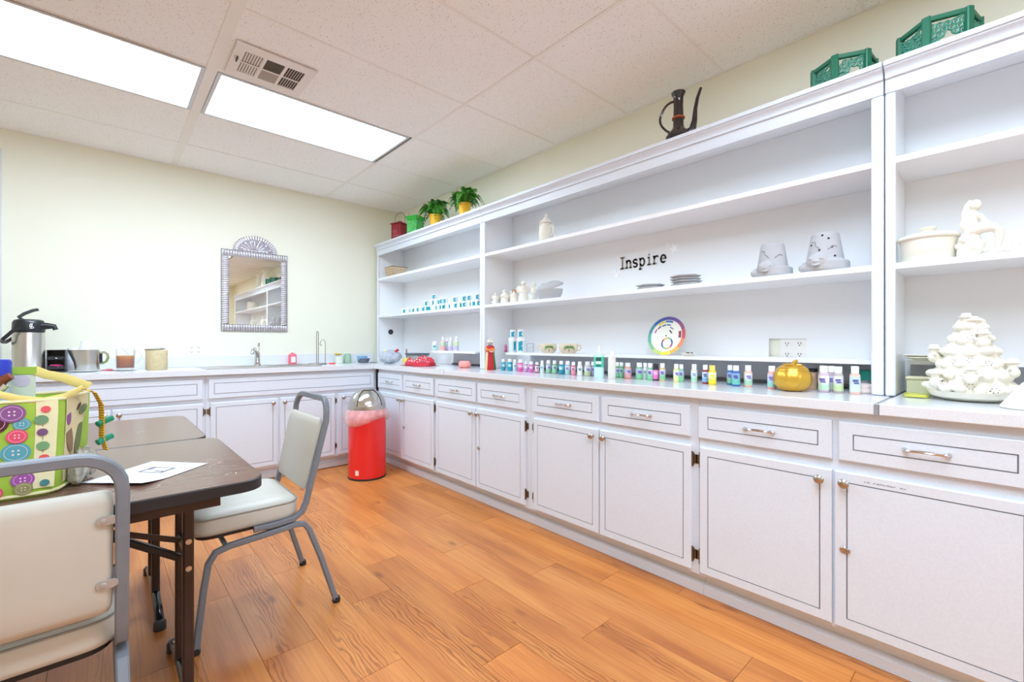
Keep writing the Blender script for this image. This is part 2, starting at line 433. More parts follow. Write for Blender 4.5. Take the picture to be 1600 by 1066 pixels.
def hinge(F, u, v, parent, rel, side):
    g = G(F @ Matrix.Translation((u, v, .0)))
    g.box(0, side*.020, -.019, .019, .0005, .004)
    g.cyl((0, -.027, .010), (0, .027, .010), .0045, 8)
    g.ball((0, .029, .010), .0052, 8, 6); g.ball((0, -.029, .010), .0052, 8, 6)
    g.box(-side*.001, side*.006, -.026, -.02, .002, .007); g.box(-side*.001, side*.006, .02, .026, .002, .007)
    g.obj('hinge', BRONZE, parent, rel=rel)
XD = 1.923                      # face frame plane of the right-hand run (doors stand 18 mm proud of it)
DZ0, DZ1, RZ0, RZ1, CT = .122, .664, .703, .838, .874
def unit_right(y0, y1, doors, label, locks=(), hinges=(), note=None):
    rel = ((XD+2.49)/2, (y0+y1)/2, 0)
    t = thing('base_cabinet', label, 'cabinet', rel, 0, 'base cabinets under the shelving')
    F = frameR(XD)
    G().box(XD, XD+.02, y0+.0008, y1-.0008, .105, CT).obj('face_frame', CAB, t, smooth=False, rel=rel)
    G().box(XD+.021, 2.485, y0+.0008, y1-.0008, .105, CT).obj('carcass', CAB, t, smooth=False, rel=rel)
    G().box(1.985, 2.003, y0+.0008, y1-.0008, .001, .104).obj('toe_kick', CAB, t, smooth=False, rel=rel)
    g = G(); P = [(0, 0), (.022, 0), (.022, .06), (.016, .07), (.010, .074), (.006, .082), (.0, .085)]
    a = g.ring([(1.985-p, y0+.0008, .001+q*.62) for p, q in P]); b2 = g.ring([(1.985-p, y1-.0008, .001+q*.62) for p, q in P])
    g.bridge(a, b2); g.face(a[::-1]); g.face(b2); g.obj('base_moulding', CAB, t, rel=rel)
    for k, (a, b2) in enumerate(doors):          # doors run from low Y to high Y
        d = panel('door', F, a, b2, DZ0, DZ1, t, rel, .034)
        inner = b2-.040 if k == 0 else a+.030
        kn = (b2-.030) if k == 0 else (a+.034)
        knob(F, kn, .628, d, rel)
        if k in locks: lock(F, (b2-.028) if k == 0 else (a+.028), .395, d, rel)
        if k in hinges:
            hu = a if k == 0 else b2; sd = -1 if k == 0 else 1
            for hz in (.606, .19): hinge(F, hu+sd*.002, hz, d, rel, sd)
        if note is not None and k == note: scrib.append((F, d, rel, a, b2))
        dr = panel('drawer', F, a-(.0 if k else -.006), b2-(.012 if k == 0 else -.006)+(.0), RZ0, RZ1, t, rel, .040)
        pull(F, (a+b2)/2, (RZ0+RZ1)/2, dr, rel)
scrib = []
unit_right(-.085, .655-.655+.0+.905-.0, [(-.065, .413), (.421, .897)], 'nearest white base cabinet, at the right edge of the picture', locks=(0,), hinges=(1,), note=0)
unit_right(.905, 1.950, [(.935, 1.426), (1.434, 1.911)], 'white base cabinet in the middle, under the colour wheel', hinges=(0, 1))
unit_right(1.950, 2.990, [(1.988, 2.468), (2.478, 2.974)], 'white base cabinet with a lock, under the robed figurine', locks=(0,), hinges=(0,))
unit_right(2.990, 3.985, [(3.010, 3.500), (3.510, 3.960)], 'white base cabinet in the corner behind the red bin', locks=(0,), hinges=(0,))
unit_right(-1.10, -.085, [(-1.08, -.600), (-.592, -.105)], 'white base cabinet just beyond the right edge of the picture')
for F, d, rel, a, b2 in scrib:                     # small handwritten line at the top of the near door
    g = G(F @ Matrix.Translation((b2-.085, DZ1-.022, .0183)))
    for k in range(13):
        u = -.0085*k; h = .0035+.002*((k*5) % 3)/2
        if k in (2, 10): continue
        g.box(u, u+.0012, -h/2, h/2, 0, .0003); g.box(u-.0042, u, h/2-.0012 if k % 2 else -.0006, h/2 if k % 2 else .0006, 0, .0003)
        if k % 3: g.box(u-.0046, u-.0036, -h/2, h/2, 0, .0003)
    g.obj('handwriting', M('ink', (60, 60, 66), .7), d, smooth=False, rel=rel)
YD = 4.038
def unit_back(x0, x1, doors, drawers, label, knobs, hinges=()):
    rel = ((x0+x1)/2, (YD+4.62)/2, 0)
    t = thing('sink_cabinet', label, 'cabinet', rel, 0, 'base cabinets under the mirror')
    F = frameB(YD)
    G().box(x0+.0008, x1-.0008, YD, YD+.02, .105, CT).obj('face_frame', CAB, t, smooth=False, rel=rel)
    G().box(x0+.0008, x1-.0008, YD+.021, 4.62, .105, CT-.2).obj('carcass', CAB, t, smooth=False, rel=rel)
    G().box(x0+.0008, x1-.0008, 4.100, 4.118, .001, .104).obj('toe_kick', CAB, t, smooth=False, rel=rel)
    G().box(x0+.0008, x1-.0008, 4.078, 4.0995, .001, .05).obj('base_moulding', CAB, t, rel=rel, bevel=.008)
    for k, (a, b2) in enumerate(doors):
        d = panel('door', F, a, b2, DZ0, DZ1, t, rel, .034)
        knob(F, knobs[k], .628, d, rel)
        for kk, hu, sd in hinges:
            if kk == k:
                for hz in (.60, .2): hinge(F, hu, hz, d, rel, sd)
    for a, b2 in drawers: panel('drawer_front', F, a, b2, RZ0-.008, RZ1+.008, t, rel, .034)
unit_back(-.60, .570, [(-.56, .038), (.048, .552)], [(-.56, .552)], 'white cabinet under the coffee airpot, behind the tables', (.010, .082), ((1, .553, 1),))
unit_back(.570, 1.922, [(.600, 1.062), (1.080, 1.528), (1.556, 1.900)], [(.588, 1.895)], 'white sink cabinet with a long false drawer front', (1.026, 1.112, 1.60), ((0, .598, -1), (1, 1.530, 1)))

# ------------------------------------------------------------------ worktops
def slab(name, label, poly, z0=CT, z1=.912):
    o = G().prism(poly, z0, z1).obj(name, COUNTER, smooth=False, bevel=.003); return tag(o, label, 'worktop')
XC, YC = 1.888, 4.003
SY0, SY1, SX0, SX1 = 4.10, 4.50, .60, 1.42            # sink cut-out
wt = thing('worktop', 'speckled white corner worktop with the sink', 'worktop', (1.0, 4.3, CT))
rel = (1.0, 4.3, CT)
g = G()
g.box(-.62, SX0, YC, 4.638, CT, .912); g.box(SX1, XC, YC, 4.638, CT, .912)
g.box(SX0, SX1, YC, SY0, CT, .912); g.box(SX0, SX1, SY1, 4.638, CT, .912)
g.box(XC, 2.50, 2.842, 4.638, CT, .912)
bmesh.ops.remove_doubles(g.bm, verts=g.bm.verts, dist=.0005)
g.obj('top', COUNTER, wt, smooth=False, rel=rel)
G().box(-.62, 2.17, 4.618, 4.639, .9125, 1.005).obj('backsplash', COUNTER, wt, rel=rel, smooth=False, bevel=.003)
slab('worktop', 'long speckled white worktop below the shelves, holding the paint bottles', [(XC, .300), (2.50, .300), (2.50, 2.838), (XC, 2.838)])
slab('worktop', 'speckled white worktop end under the white ceramic tree', [(XC, -2.3), (2.50, -2.3), (2.50, .288), (XC, .288)])
tag(G().box(XC-.002, 2.18, .2885, .2995, CT-.001, .908).obj('joint_strip', M('joint_grey', (150, 150, 154), .4), smooth=False), 'grey joint strip between the two right-hand worktops', 'strip')

# ------------------------------------------------------------------ sink and tap
sk = thing('sink', 'stainless steel double sink set into the corner worktop', 'sink', ((SX0+SX1)/2, (SY0+SY1)/2, .912))
hx, hy = (SX1-SX0)/2, (SY1-SY0)/2
g = G()
for (a, b2) in ((-hx+.03, -.02), (.02, hx-.03)):
    y0, y1 = -hy+.035, hy-.075
    top = g.ring([(a, y0, .004), (b2, y0, .004), (b2, y1, .004), (a, y1, .004)])
    bot = g.ring([(a+.02, y0+.02, -.16), (b2-.02, y0+.02, -.16), (b2-.02, y1-.02, -.16), (a+.02, y1-.02, -.16)])
    g.bridge(top, bot); g.face(bot)
g.obj('basin', STEEL, sk, smooth=False)
g = G(); z0, z1 = .0008, .006; X = [-hx-.02, -hx+.03, -.02, .02, hx-.03, hx+.02]
g.box(X[0], X[5], -hy-.02, -hy+.035, z0, z1); g.box(X[0], X[5], hy-.075, hy+.02, z0, z1)
for k in (0, 2, 4): g.box(X[k], X[k+1], -hy+.035, hy-.075, z0, z1)
g.obj('rim', STEEL, sk, smooth=False)
fx, fy = xy(402, 4.48), 4.48
t = thing('faucet', 'chrome single-lever tap behind the sink', 'faucet', (fx, fy, .9185))
g = G().lathe([(.0, 0), (.030, 0), (.030, .008), (.024, .018), (.022, .07), (.024, .10), (.018, .118), (0, .122)], 16); g.obj('body', CHROME, t)
G().tube([(0, -.01, .075), (-.02, -.05, .12), (-.045, -.10, .145), (-.065, -.145, .145), (-.075, -.17, .125), (-.077, -.175, .10)], [.017, .016, .015, .0145, .014, .014], 10).obj('spout', CHROME, t)
G().tube([(0, 0, .115), (.01, .01, .15), (.018, .025, .185), (.02, .03, .198)], [.013, .010, .009, .006], 8).obj('lever', CHROME, t)

# ------------------------------------------------------------------ shelving units
XS = 2.18
def crown(g, y0, y1, xf):
    P = [(0, 0), (0, .052), (.010, .053), (.010, .060), (.006, .063), (.009, .070), (.017, .079), (.028, .085), (.028, .090), (.036, .091), (.036, .108), (-.02, .108), (-.02, 0)]
    a = g.ring([(xf-p, y0, 2.050+q) for p, q in P]); b2 = g.ring([(xf-p, y1, 2.050+q) for p, q in P])
    g.bridge(a, b2); g.face(a[::-1]); g.face(b2)
def shelf_unit(name, label, y0, y1, stiles, riser, hole=None, rx=.045):
    rel = (2.34, (y0+y1)/2, .912)
    t = thing(name, label, 'shelving', rel, 0, 'white wall shelving units')
    if hole:
        hy0, hy1, hz0, hz1 = hole; g = G()
        g.box(2.488, 2.498, y0+.002, hy0, .9135, 2.138); g.box(2.488, 2.498, hy1, y1-.002, .9135, 2.138)
        g.box(2.488, 2.498, hy0, hy1, .9135, hz0); g.box(2.488, 2.498, hy0, hy1, hz1, 2.138)
        g.obj('back_panel', SHELFW, t, smooth=False, rel=rel)
    else: G().box(2.488, 2.498, y0+.002, y1-.002, .9135, 2.138).obj('back_panel', SHELFW, t, smooth=False, rel=rel)
    for a in (y0+.001, y1-.021): G().box(XS+.021, 2.487, a, a+.02, .9135, 2.138).obj('side_panel', SHELFW, t, smooth=False, rel=rel)
    for a, b2 in stiles:
        G().box(XS, XS+.0205, a, b2, .9135, 2.049).obj('stile', WHITE, t, rel=rel, bevel=.006)
    for z in (1.783, 1.388): G().box(XS+.004, 2.487, y0+.0215, y1-.0215, z, z+.022).obj('shelf', SHELFW, t, smooth=False, rel=rel)
    G().box(XS+.02, 2.498, y0+.001, y1-.001, 2.139, 2.1575).obj('top_board', SHELFW, t, smooth=False, rel=rel)
    g = G(); crown(g, y0+.001, y1-.001, XS); g.obj('crown_moulding', CAB, t, rel=rel, ang=25)
    if riser:
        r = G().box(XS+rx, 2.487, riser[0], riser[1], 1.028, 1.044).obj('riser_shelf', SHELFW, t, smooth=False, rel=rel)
        G().box(2.455, 2.4865, riser[0], riser[1], .9135, .926).obj('riser_shade_strip', M('shadow_grey_strip', (120, 120, 126), .6), t, smooth=False, rel=rel)  # grey strip painted as the shade along the foot of the riser
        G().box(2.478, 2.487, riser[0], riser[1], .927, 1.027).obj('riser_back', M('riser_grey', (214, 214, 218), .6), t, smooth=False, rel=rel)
    return t
shelf_unit('shelving_unit', 'left white shelving unit by the corner, with stacked paint jars', 2.752, 4.560, [(2.752, 2.776), (4.536, 4.560)], (2.89, 3.56))
OY0, OY1 = .650, .815
shelf_unit('shelving_unit', 'wide middle white shelving unit with the Inspire lettering', .318, 2.750, [(.318, .356), (2.716, 2.750)], (.36, 2.52), hole=(OY0, OY1, 1.045, 1.135))
shelf_unit('shelving_unit', 'right white shelving unit holding the ceramic tree', -2.30, .314, [(-2.30, -2.27), (.284, .314)], (-.9, .275), rx=.185)

# ------------------------------------------------------------------ folding tables
def table(x1, y0, y1, label, scratches):
    x0 = x1-1.83; cx, cy = (x0+x1)/2, (y0+y1)/2; hx, hy = 1.83/2, (y1-y0)/2
    t = thing('folding_table', label, 'table', (cx, cy, 0), 0, 'brown folding tables')
    G().prism(rpoly(-hx+.004, hx-.004, -hy+.004, hy-.004, .056), .712, .7405).obj('tabletop', TABLETOP, t, smooth=False)
    g = G(); P, Q = rpoly(-hx, hx, -hy, hy, .06), rpoly(-hx+.0038, hx-.0038, -hy+.0038, hy-.0038, .0565)
    a, b2 = g.ring([(x, y, .711) for x, y in P]), g.ring([(x, y, .738) for x, y in P])
    c, d = g.ring([(x, y, .7398) for x, y in Q]), g.ring([(x, y, .711) for x, y in Q])
    g.bridge(a, b2); g.bridge(b2, c); g.bridge(c, d); g.bridge(d, a); g.obj('edge_band', BLACKE, t, ang=30)
    g = G(); i = .05
    g.box(-hx+i, hx-i-.05, -hy+i, -hy+i+.02, .675, .7105); g.box(-hx+i, hx-i-.05, hy-i-.02, hy-i, .675, .7105)
    g.obj('apron', DARKBR, t, smooth=False)
    for sx in (-1, 1):
        lx = sx*(hx-.145)
        for py in (-.09, .09):
            G().tube([(lx, py, .060), (lx, py, .689)], 0, up=(1, 0, 0), sq=(.014, .014)).obj('leg', DARKBR, t)
        g = G(); pts = [(lx, -.285, .012), (lx, -.27, .03), (lx, -.2, .05), (lx, -.06, .068), (lx, .0, .07), (lx, .06, .068), (lx, .2, .05), (lx, .27, .03), (lx, .285, .012)]
        g.tube(pts, .0155, 10); g.obj('foot', M('black_gloss', (26, 26, 30), .18), t)
        for e in (-1, 1): G().lathe([(.0001, 0), (.021, 0), (.021, .028), (.016, .036), (0, .036)], 12, (lx, e*.283, 0.001)).obj('foot_cap', BLACKP, t)
        G().tube([(lx, .107, .115), (lx, .16, .088), (lx, .24, .056)], 0, up=(1, 0, 0), sq=(.002, .008)).obj('foot_strap', STEEL, t)
        d = -sx
        br = G().tube([(lx+d*.012, 0, .44), (lx+d*.20, 0, .57)], 0, up=(0, 1, 0), sq=(.010, .012)).obj('brace', BLACKE, t)
        G().tube([(lx+d*.19, 0, .575), (lx+d*.42, 0, .7), (lx+d*.46, 0, .709)], 0, up=(0, 1, 0), sq=(.010, .014)).obj('brace', BLACKE, t)
        G().tube([(lx, -.076, .48), (lx, .076, .48)], 0, up=(1, 0, 0), sq=(.010, .010)).obj('leg_bar', DARKBR, t)
        G().tube([(lx+d*.012, -.02, .50), (lx+d*.20, -.02, .58)], 0, up=(0, 1, 0), sq=(.008, .004)).obj('brace', DARKBR, t)
        for zz, yy in ((.52, -.104), (.44, -.104)): G().cyl((lx, yy, zz), (lx, yy-.004, zz), .008, 10).obj('bolt', NICKEL, t)
        G().box(lx-.035, lx+.035, -hy+.075, hy-.075, .690, .7105).obj('leg_bracket', BLACKE, t, smooth=False)
    if scratches:
        g = G(); rr = random.Random(scratches[0])
        for (sx_, sy_, n) in scratches[1]:
            x, y = sx_-cx, sy_-cy; an = rr.uniform(0, 6)
            for k in range(n):
                an += rr.uniform(-.7, .7); L = rr.uniform(.003, .010); w = rr.uniform(.0004, .0013)
                x2, y2 = x+L*math.cos(an), y+L*math.sin(an); nx, ny = -math.sin(an)*w, math.cos(an)*w
                g.quad((x-nx, y-ny, .7408), (x2-nx, y2-ny, .7408), (x2+nx, y2+ny, .7408), (x+nx, y+ny, .7408)); x, y = x2, y2
        g.obj('scratches', M('scratch', (214, 190, 172), .7), t, smooth=False)
    return t
table(.335, 1.375, 2.118, 'near brown folding table with the paper and the bag on it', (3, [(.245, 1.66, 7), (.265, 1.60, 8), (.28, 1.66, 6), (.24, 1.70, 5), (.22, 1.74, 6), (.26, 1.72, 5), (.275, 1.50, 4), (.28, 1.47, 4), (.255, 1.63, 6), (.10, 1.47, 3)]))
table(.310, 2.128, 2.870, 'far brown folding table standing behind the near one', (5, [(.12, 2.45, 5), (.14, 2.47, 5), (.135, 2.43, 4)]))

# ------------------------------------------------------------------ chairs
def chair(label, loc, rotz):
    t = thing('stacking_chair', label, 'chair', loc, rotz, 'grey framed stacking chairs')
    hw = .205; sq = (.0105, .0125)
    g = G(); r = .075
    left = [(-hw, .06, .392), (-hw, -.02, .392), (-hw, -.085, .397), (-hw, -.118, .418), (-hw, -.134, .455), (-hw, -.15, .52), (-hw, -.215, .855-r)]
    yt, zt = -.2165-.013, .868
    top = []
    for k in range(1, 7):
        a = PI-PI/2*k/6; top.append((-hw+r+r*math.cos(a), -.215-.015*k/6, .793-.0+r*math.sin(a)))
    right = [(-x, y, z) for x, y, z in (left+top)[::-1]]
    g.tube(left+top+right, 0, up=(1, 0, 0), sq=sq); g.obj('back_frame', GREYM, t, ang=30)
    for s in (-1, 1):
        x = s*(hw+.002)
        fr = [(x+s*.012, -.25, .022), (x+s*.006, -.19, .22), (x, -.145, .345), (x, -.125, .374), (x, -.09, .380), (x, .0, .372), (x, .14, .362), (x, .185, .350), (x, .207, .315), (x, .222, .22), (x+s*.006, .245, .022)]
        x2 = s*.0225
        G().tube([(p[0]-x2*0, p[1], p[2]-.008) for p in fr], 0, up=(1, 0, 0), sq=sq).obj('leg_frame', GREYM, t, ang=30)
        for yy in (-.253, .247): G().lathe([(.0001, 0), (.016, 0), (.017, .008), (.015, .022), (.0, .022)], 12, (x+s*.012 if yy < 0 else x+s*.006, yy, .0005)).obj('glide', BLACKP, t)
    for yy in (.0, .15): G().tube([(-hw, yy, .366 if yy < .1 else .354), (hw, yy, .366 if yy < .1 else .354)], .009, 8).obj('cross_bar', GREYM, t)
    # seat cushion with a slightly crowned top
    g = G(); lay = [(.012, .400), (.002, .405), (0, .420), (0, .452), (.003, .466), (.014, .477), (.05, .486), (.11, .490)]
    rings = []
    for i, z in lay: rings.append(g.ring([(px, py, z) for px, py in rpoly(-.203+i, .203-i, -.112+i, .255-i, max(.06-i*.5, .01), 5)]))
    for a, b2 in zip(rings, rings[1:]): g.bridge(a, b2)
    g.face(rings[0][::-1]); g.face(rings[-1])
    st = g.obj('seat', VINYL, t, ang=60)
    P = rpoly(-.2035, .2035, -.1125, .2555, .06, 5); G().tube([(x, y, .4655) for x, y in P], .0032, 6, closed=True).obj('piping', M('piping_dark', (150, 146, 136), .5), st)
    G().prism(rpoly(-.19, .19, -.10, .24, .05), .388, .3995).obj('seat_board', BLACKE, t, smooth=False)
    # back pad: follows the lean of the frame, lower edge tucked forward
    def yb(z): return -.152-(z-.52)*.195
    g = G(); zs = [.498, .502, .52, .56, .66, .76, .784, .790]; rings = []
    for k, z in enumerate(zs):
        th = [.008, .014, .017, .018, .018, .016, .012, .006][k]; w = [.17, .182, .188, .190, .190, .190, .186, .176][k]
        y = yb(z)+.006; rings.append(g.ring([(-w, y-th*.4, z), (-w+.012, y-th, z), (w-.012, y-th, z), (w, y-th*.4, z), (w, y+th*.5, z), (w-.015, y+th, z), (-w+.015, y+th, z), (-w, y+th*.5, z)]))
    for a, b2 in zip(rings, rings[1:]): g.bridge(a, b2)
    g.face(rings[0][::-1]); g.face(rings[-1]); pad = g.obj('backrest', VINYL, t, ang=50)
    for s in (-1, 1):
        for z in (.725, .575):
            g = G(Matrix.Translation((s*.18, yb(z)-.0135, z)) @ Matrix.Rotation(PI/2+.19, 4, 'X'))
            g.prism(rpoly(-.019, .019, -.010, .010, .0098, 4), 0, .0022); g.lathe([(.0001, .002), (.006, .002), (.005, .0045), (0, .0055)], 8, (-s*.006, 0, 0))
            g.obj('mounting_tab', M('tab_grey', (178, 176, 172), .4, .3), pad)
    return t
chair('grey vinyl chair with its back to the camera, at the near table', (-.172, 1.525, 0), 0)
chair('grey vinyl chair standing sideways at the end of the tables', (.492, 2.165, 0), PI/2)

# ------------------------------------------------------------------ red bin
CX, CY_ = 1.642, 3.615
t = thing('trash_can', 'tall red push-top bin with a steel dome lid on the floor', 'trash can', (CX, CY_, 0))
RED = M('red_enamel', (238, 42, 44), .22, coat=.4)
G().lathe([(.0, .014), (.150, .014), (.152, .03), (.152, .565), (.0, .565)], 40).obj('body', RED, t)
G().lathe([(.0, .0005), (.153, .0005), (.155, .006), (.153, .0135), (0, .0135)], 40).obj('base_ring', BLACKP, t)
dome = [(.152, .566), (.1525, .585)]+[(.1525*math.cos(a), .585+.150*math.sin(a)) for a in [PI/2*k/10 for k in range(1, 10)]]+[(0, .735)]
lid = G().lathe(dome, 40).obj('dome_lid', STEEL, t)
fa = math.atan2(-3.6, -1.0)         # flap faces the room
g = G(); P = []
for k in range(-8, 9):
    a = fa+k*.085
    row = []
    for e in range(7):
        el = .12+e*.17
        row.append(g.v((.1535*math.cos(el)*math.cos(a), .1535*math.cos(el)*math.sin(a), .585+.151*math.sin(el))))
    P.append(row)
for a, b2 in zip(P, P[1:]): g.bridge(a, b2, False)
g.obj('push_flap', M('polished_steel', (214, 212, 208), .16, 1.0), lid)
g = G(); pts = []
for k in range(-8, 9): a = fa+k*.085; el = 1.16; pts.append((.155*math.cos(el)*math.cos(a), .155*math.cos(el)*math.sin(a), .585+.1525*math.sin(el)))
sidel = [[(.155*math.cos(el)*math.cos(fa+s*.69), .155*math.cos(el)*math.sin(fa+s*.69), .585+.1525*math.sin(el)) for el in (.1, .4, .7, 1.0, 1.16)] for s in (-1, 1)]
G().tube(sidel[0][:-1]+pts+sidel[1][:-1][::-1], .003, 6).obj('flap_gap', BLACK, lid)
LINER = M('liner_plastic', (255, 220, 220), .3, alpha=.5, vary=.25, scale=30)
def wob(a, k, z):
    sag = .5+.5*math.sin(a*2+.8)
    return 1+[0, .04, .13, .20, .12][k]*(.45+.55*sag)+.018*math.sin(a*11+k)*(k > 0)+.012*math.sin(a*23+2*k)*(k > 1)
g = G(); g.lathe([(.1525, .568), (.157, .555), (.162, .52), (.162, .48), (.155, .455)], 64, wob=wob)
for f in [f for f in g.bm.faces if len(f.verts) > 8]: g.bm.faces.remove(f)
for v in g.bm.verts:
    a = math.atan2(v.co.y, v.co.x); sag = .5+.5*math.sin(a*2+.8)
    if v.co.z < .55: v.co.z += (.55-v.co.z)*(.55-.75*sag)*.9
g.obj('liner', LINER, t, ang=80)
g = G(); la = math.atan2(-3.6, -1.6)-.55
g.quad(*[(.1528*math.cos(la+u), .1528*math.sin(la+u), z) for u, z in ((-.1, .045), (.1, .045), (.1, .085), (-.1, .085))])
st = g.obj('sticker', M('sticker_white', (240, 226, 222), .5), t, smooth=False)

# ------------------------------------------------------------------ mirror
mx0, mx1, mz0, mz1 = .768, 1.306, 1.222, 1.945
mc = ((mx0+mx1)/2, YB, mz0)
t = thing('mirror', 'arched mirror in an embossed silver tin frame on the back wall', 'mirror', mc)
TIN = M('embossed_tin', (226, 221, 226), .3, .75, vary=.25, scale=110, bump=.4)
TIND = M('tin_dark', (140, 133, 136), .4, .7)
w, h, fw = (mx1-mx0)/2, mz1-mz0, .062
G().box(-w+fw-.004, w-fw+.004, -.016, -.012, fw-.004, h-fw+.004).obj('mirror_glass', M('mirror_silver', (236, 236, 230), .01, 1.0), t, smooth=False)
g = G(); g.box(-w, w, -.012, -.001, 0, fw); g.box(-w, w, -.012, -.001, h-fw, h); g.box(-w, -w+fw, -.012, -.001, fw, h-fw); g.box(w-fw, w, -.012, -.001, fw, h-fw)
dr = .178; pts = [(dr*math.cos(PI*k/20), h+.145*math.sin(PI*k/20)) for k in range(21)]
g.prism(pts, .001, .012, Matrix(((1, 0, 0, 0), (0, 0, -1, 0), (0, 1, 0, 0), (0, 0, 0, 1)))); fr = g.obj('frame', TIND, t, smooth=False)
def petal(g, cx, cz, L, W, ang, y=-.012, hgt=.010):
    ca, sa = math.cos(ang), math.sin(ang)
    def P(u, v, d): return (cx+u*ca-v*sa, y-d, cz+u*sa+v*ca)
    out = [(-L/2, 0), (-L*.38, W*.42), (0, W/2), (L*.38, W*.42), (L/2, 0), (L*.38, -W*.42), (0, -W/2), (-L*.38, -W*.42)]
    a = g.ring([P(u, v, 0) for u, v in out]); b2 = g.ring([P(u*.6, v*.45, hgt) for u, v in out])
    g.bridge(a, b2); g.face(b2)
def flute(n, f): 
    for k in range(n): f(k)
pm = G(); petal(pm, 0, 0, fw*.98, .020, PI/2); pm_v = pm.mesh('flute', True, 50); pm_v.materials.append(TIN)
pm = G(); petal(pm, 0, 0, fw*.98, .020, .12); pm_h = pm.mesh('flute', True, 50); pm_h.materials.append(TIN)
nb = 26
for k in range(nb):
    x = -w+.012+(2*w-.024)*k/(nb-1)
    inst('flute', pm_v, fr, (x, 0, fw/2)); inst('flute', pm_v, fr, (x, 0, h-fw/2))
ns = 31
for k in range(ns):
    z = fw+.01+(h-2*fw-.02)*k/(ns-1)
    for s in (-1, 1): inst('flute', pm_h, fr, (s*(w-fw/2), 0, z))
pm = G(); petal(pm, 0, 0, .045, .021, 0); pm_d = pm.mesh('flute', True, 50); pm_d.materials.append(TIN)
pm = G(); petal(pm, 0, 0, .085, .017, 0); pm_e = pm.mesh('flute', True, 50); pm_e.materials.append(TIN)
pm = G(); petal(pm, 0, 0, .030, .018, 0); pm_f = pm.mesh('flute', True, 50); pm_f.materials.append(TIN)
for k in range(23):
    a = PI*(k+.5)/23
    o = inst('flute', pm_d, fr, (.157*math.cos(a), 0, h+.124*math.sin(a)+.002)); o.rotation_euler = (0, -math.atan2(math.sin(a)*.124, math.cos(a)*.157), 0)
for k in range(9):
    a = PI*(k+.5)/9
    o = inst('flute', pm_e, fr, (.078*math.cos(a)-.01, 0, h+.058*math.sin(a)+.008)); o.rotation_euler = (0, -a, 0)
for k in range(7): inst('flute', pm_f, fr, (-.09+.03*k, 0, h+.008))
for k in range(6):
    a = PI*(k+.5)/6; o = inst('flute', pm_f, fr, (.118*math.cos(a), .0, h+.092*math.sin(a)+.004)); o.rotation_euler = (0, -a, 0)

# ------------------------------------------------------------------ power outlets
def outlet(name, label, F, w, h, rel, cols, rows):
    t = thing(name, label, 'outlet', rel)
    PL = M('outlet_plate', (240, 238, 232), .4)
    g = G(F); g.prism(rpoly(-w/2, w/2, -h/2, h/2, .006, 3), .0005, .006); pl = g.obj('cover_plate', PL, t, smooth=False)
    for cx in cols:
        for cz in rows:
            g = G(F @ Matrix.Translation((cx, cz, .006))); g.prism(rpoly(-.016, .016, -.014, .014, .011, 4), 0, .0015); s_ = g.obj('socket', PL, pl, smooth=False)
            for sx in (-.006, .006): G(F @ Matrix.Translation((cx, cz, .0075))).box(sx-.0014, sx+.0014, -.001, .008, 0, .0005).obj('slot', BLACK, s_, smooth=False)
            G(F @ Matrix.Translation((cx, cz, .0075))).box(-.0025, .0025, -.009, -.0045, 0, .0005).obj('slot', BLACK, s_, smooth=False)
FB = Matrix(((1, 0, 0, 0), (0, 0, -1, 0), (0, 1, 0, 0), (0, 0, 0, 1))); FR = Matrix(((0, 0, -1, 0), (1, 0, 0, 0), (0, 1, 0, 0), (0, 0, 0, 1)))
outlet('wall_outlet', 'white four-socket outlet on the back wall near the sink', FB, .118, .092, (.58, YB, 1.056), (-.024, .024), (-.019, .019))
outlet('wall_outlet', 'white four-socket outlet inside the shelf cut-out above the gold pumpkin', FR, .115, .115, (2.504, .708, 1.082), (-.027, .027), (-.026, .026))

# ------------------------------------------------------------------ back counter things
ZT = .9125
px_ = xy(45, 4.37); t = thing('airpot', 'stainless steel coffee airpot with a black pump top', 'airpot', (px_, 4.37, ZT), math.radians(-8))
G().lathe([(0, 0), (.080, 0), (.080, .012), (.077, .016), (.077, .255), (.074, .27), (0, .27)], 32).obj('body', STEEL, t)
G().lathe([(0, .271), (.075, .271), (.078, .285), (.076, .335), (.068, .352), (.05, .358), (0, .358)], 32).obj('pump_top', BLACKP, t)
G().tube([(.05, -.02, .315), (.09, -.02, .315), (.125, -.022, .312), (.132, -.022, .290)], [.024, .022, .017, .014], 10).obj('spout', BLACKP, t)
G().tube([(-.03, 0, .355), (-.045, 0, .372), (-.02, 0, .395), (.02, 0, .418), (.045, 0, .425)], 0, up=(0, 1, 0), sq=(.009, .014)).obj('pump_lever', M('lever_grey', (70, 72, 78), .35), t)
g = G(); g.tube([(-.02, -.079, .30), (-.055, -.088, .275), (-.10, -.07, .225), (-.115, -.03, .205), (-.115, .03, .205), (-.10, .07, .225), (-.055, .088, .275), (-.02, .079, .30)], 0, sq=(.005, .010)); g.obj('carry_handle', BLACKP, t)
g = G(); q = -1.15
for (u0, z0, u1, z1) in ((-.16, .318, -.02, .330), (-.10, .330, -.16, .306), (-.13, .300, .02, .330), (.0, .328, -.04, .300), (-.14, .296, .06, .298), (.03, .31, .10, .30), (-.18, .34, .1, .338)):
    P = [((.0785)*math.cos(q+u), (.0785)*math.sin(q+u), z) for u, z in ((u0, z0), ((u0+u1)/2, (z0+z1)/2), (u1, z1))]; g.tube(P, .0016, 5)
g.obj('emblem', CAPW, t)
t = thing('condiment_rack', 'black two-tier condiment rack holding sugar packets beside the airpot', 'rack', (xy(89, 4.44), 4.44, ZT), .0)
g = G(); W2, D2, H2 = .046, .075, .150
g.box(-W2, W2, -D2, D2, 0, .012); g.box(-W2, -W2+.006, -D2, D2, .012, H2); g.box(W2-.006, W2, -D2, D2, .012, H2)
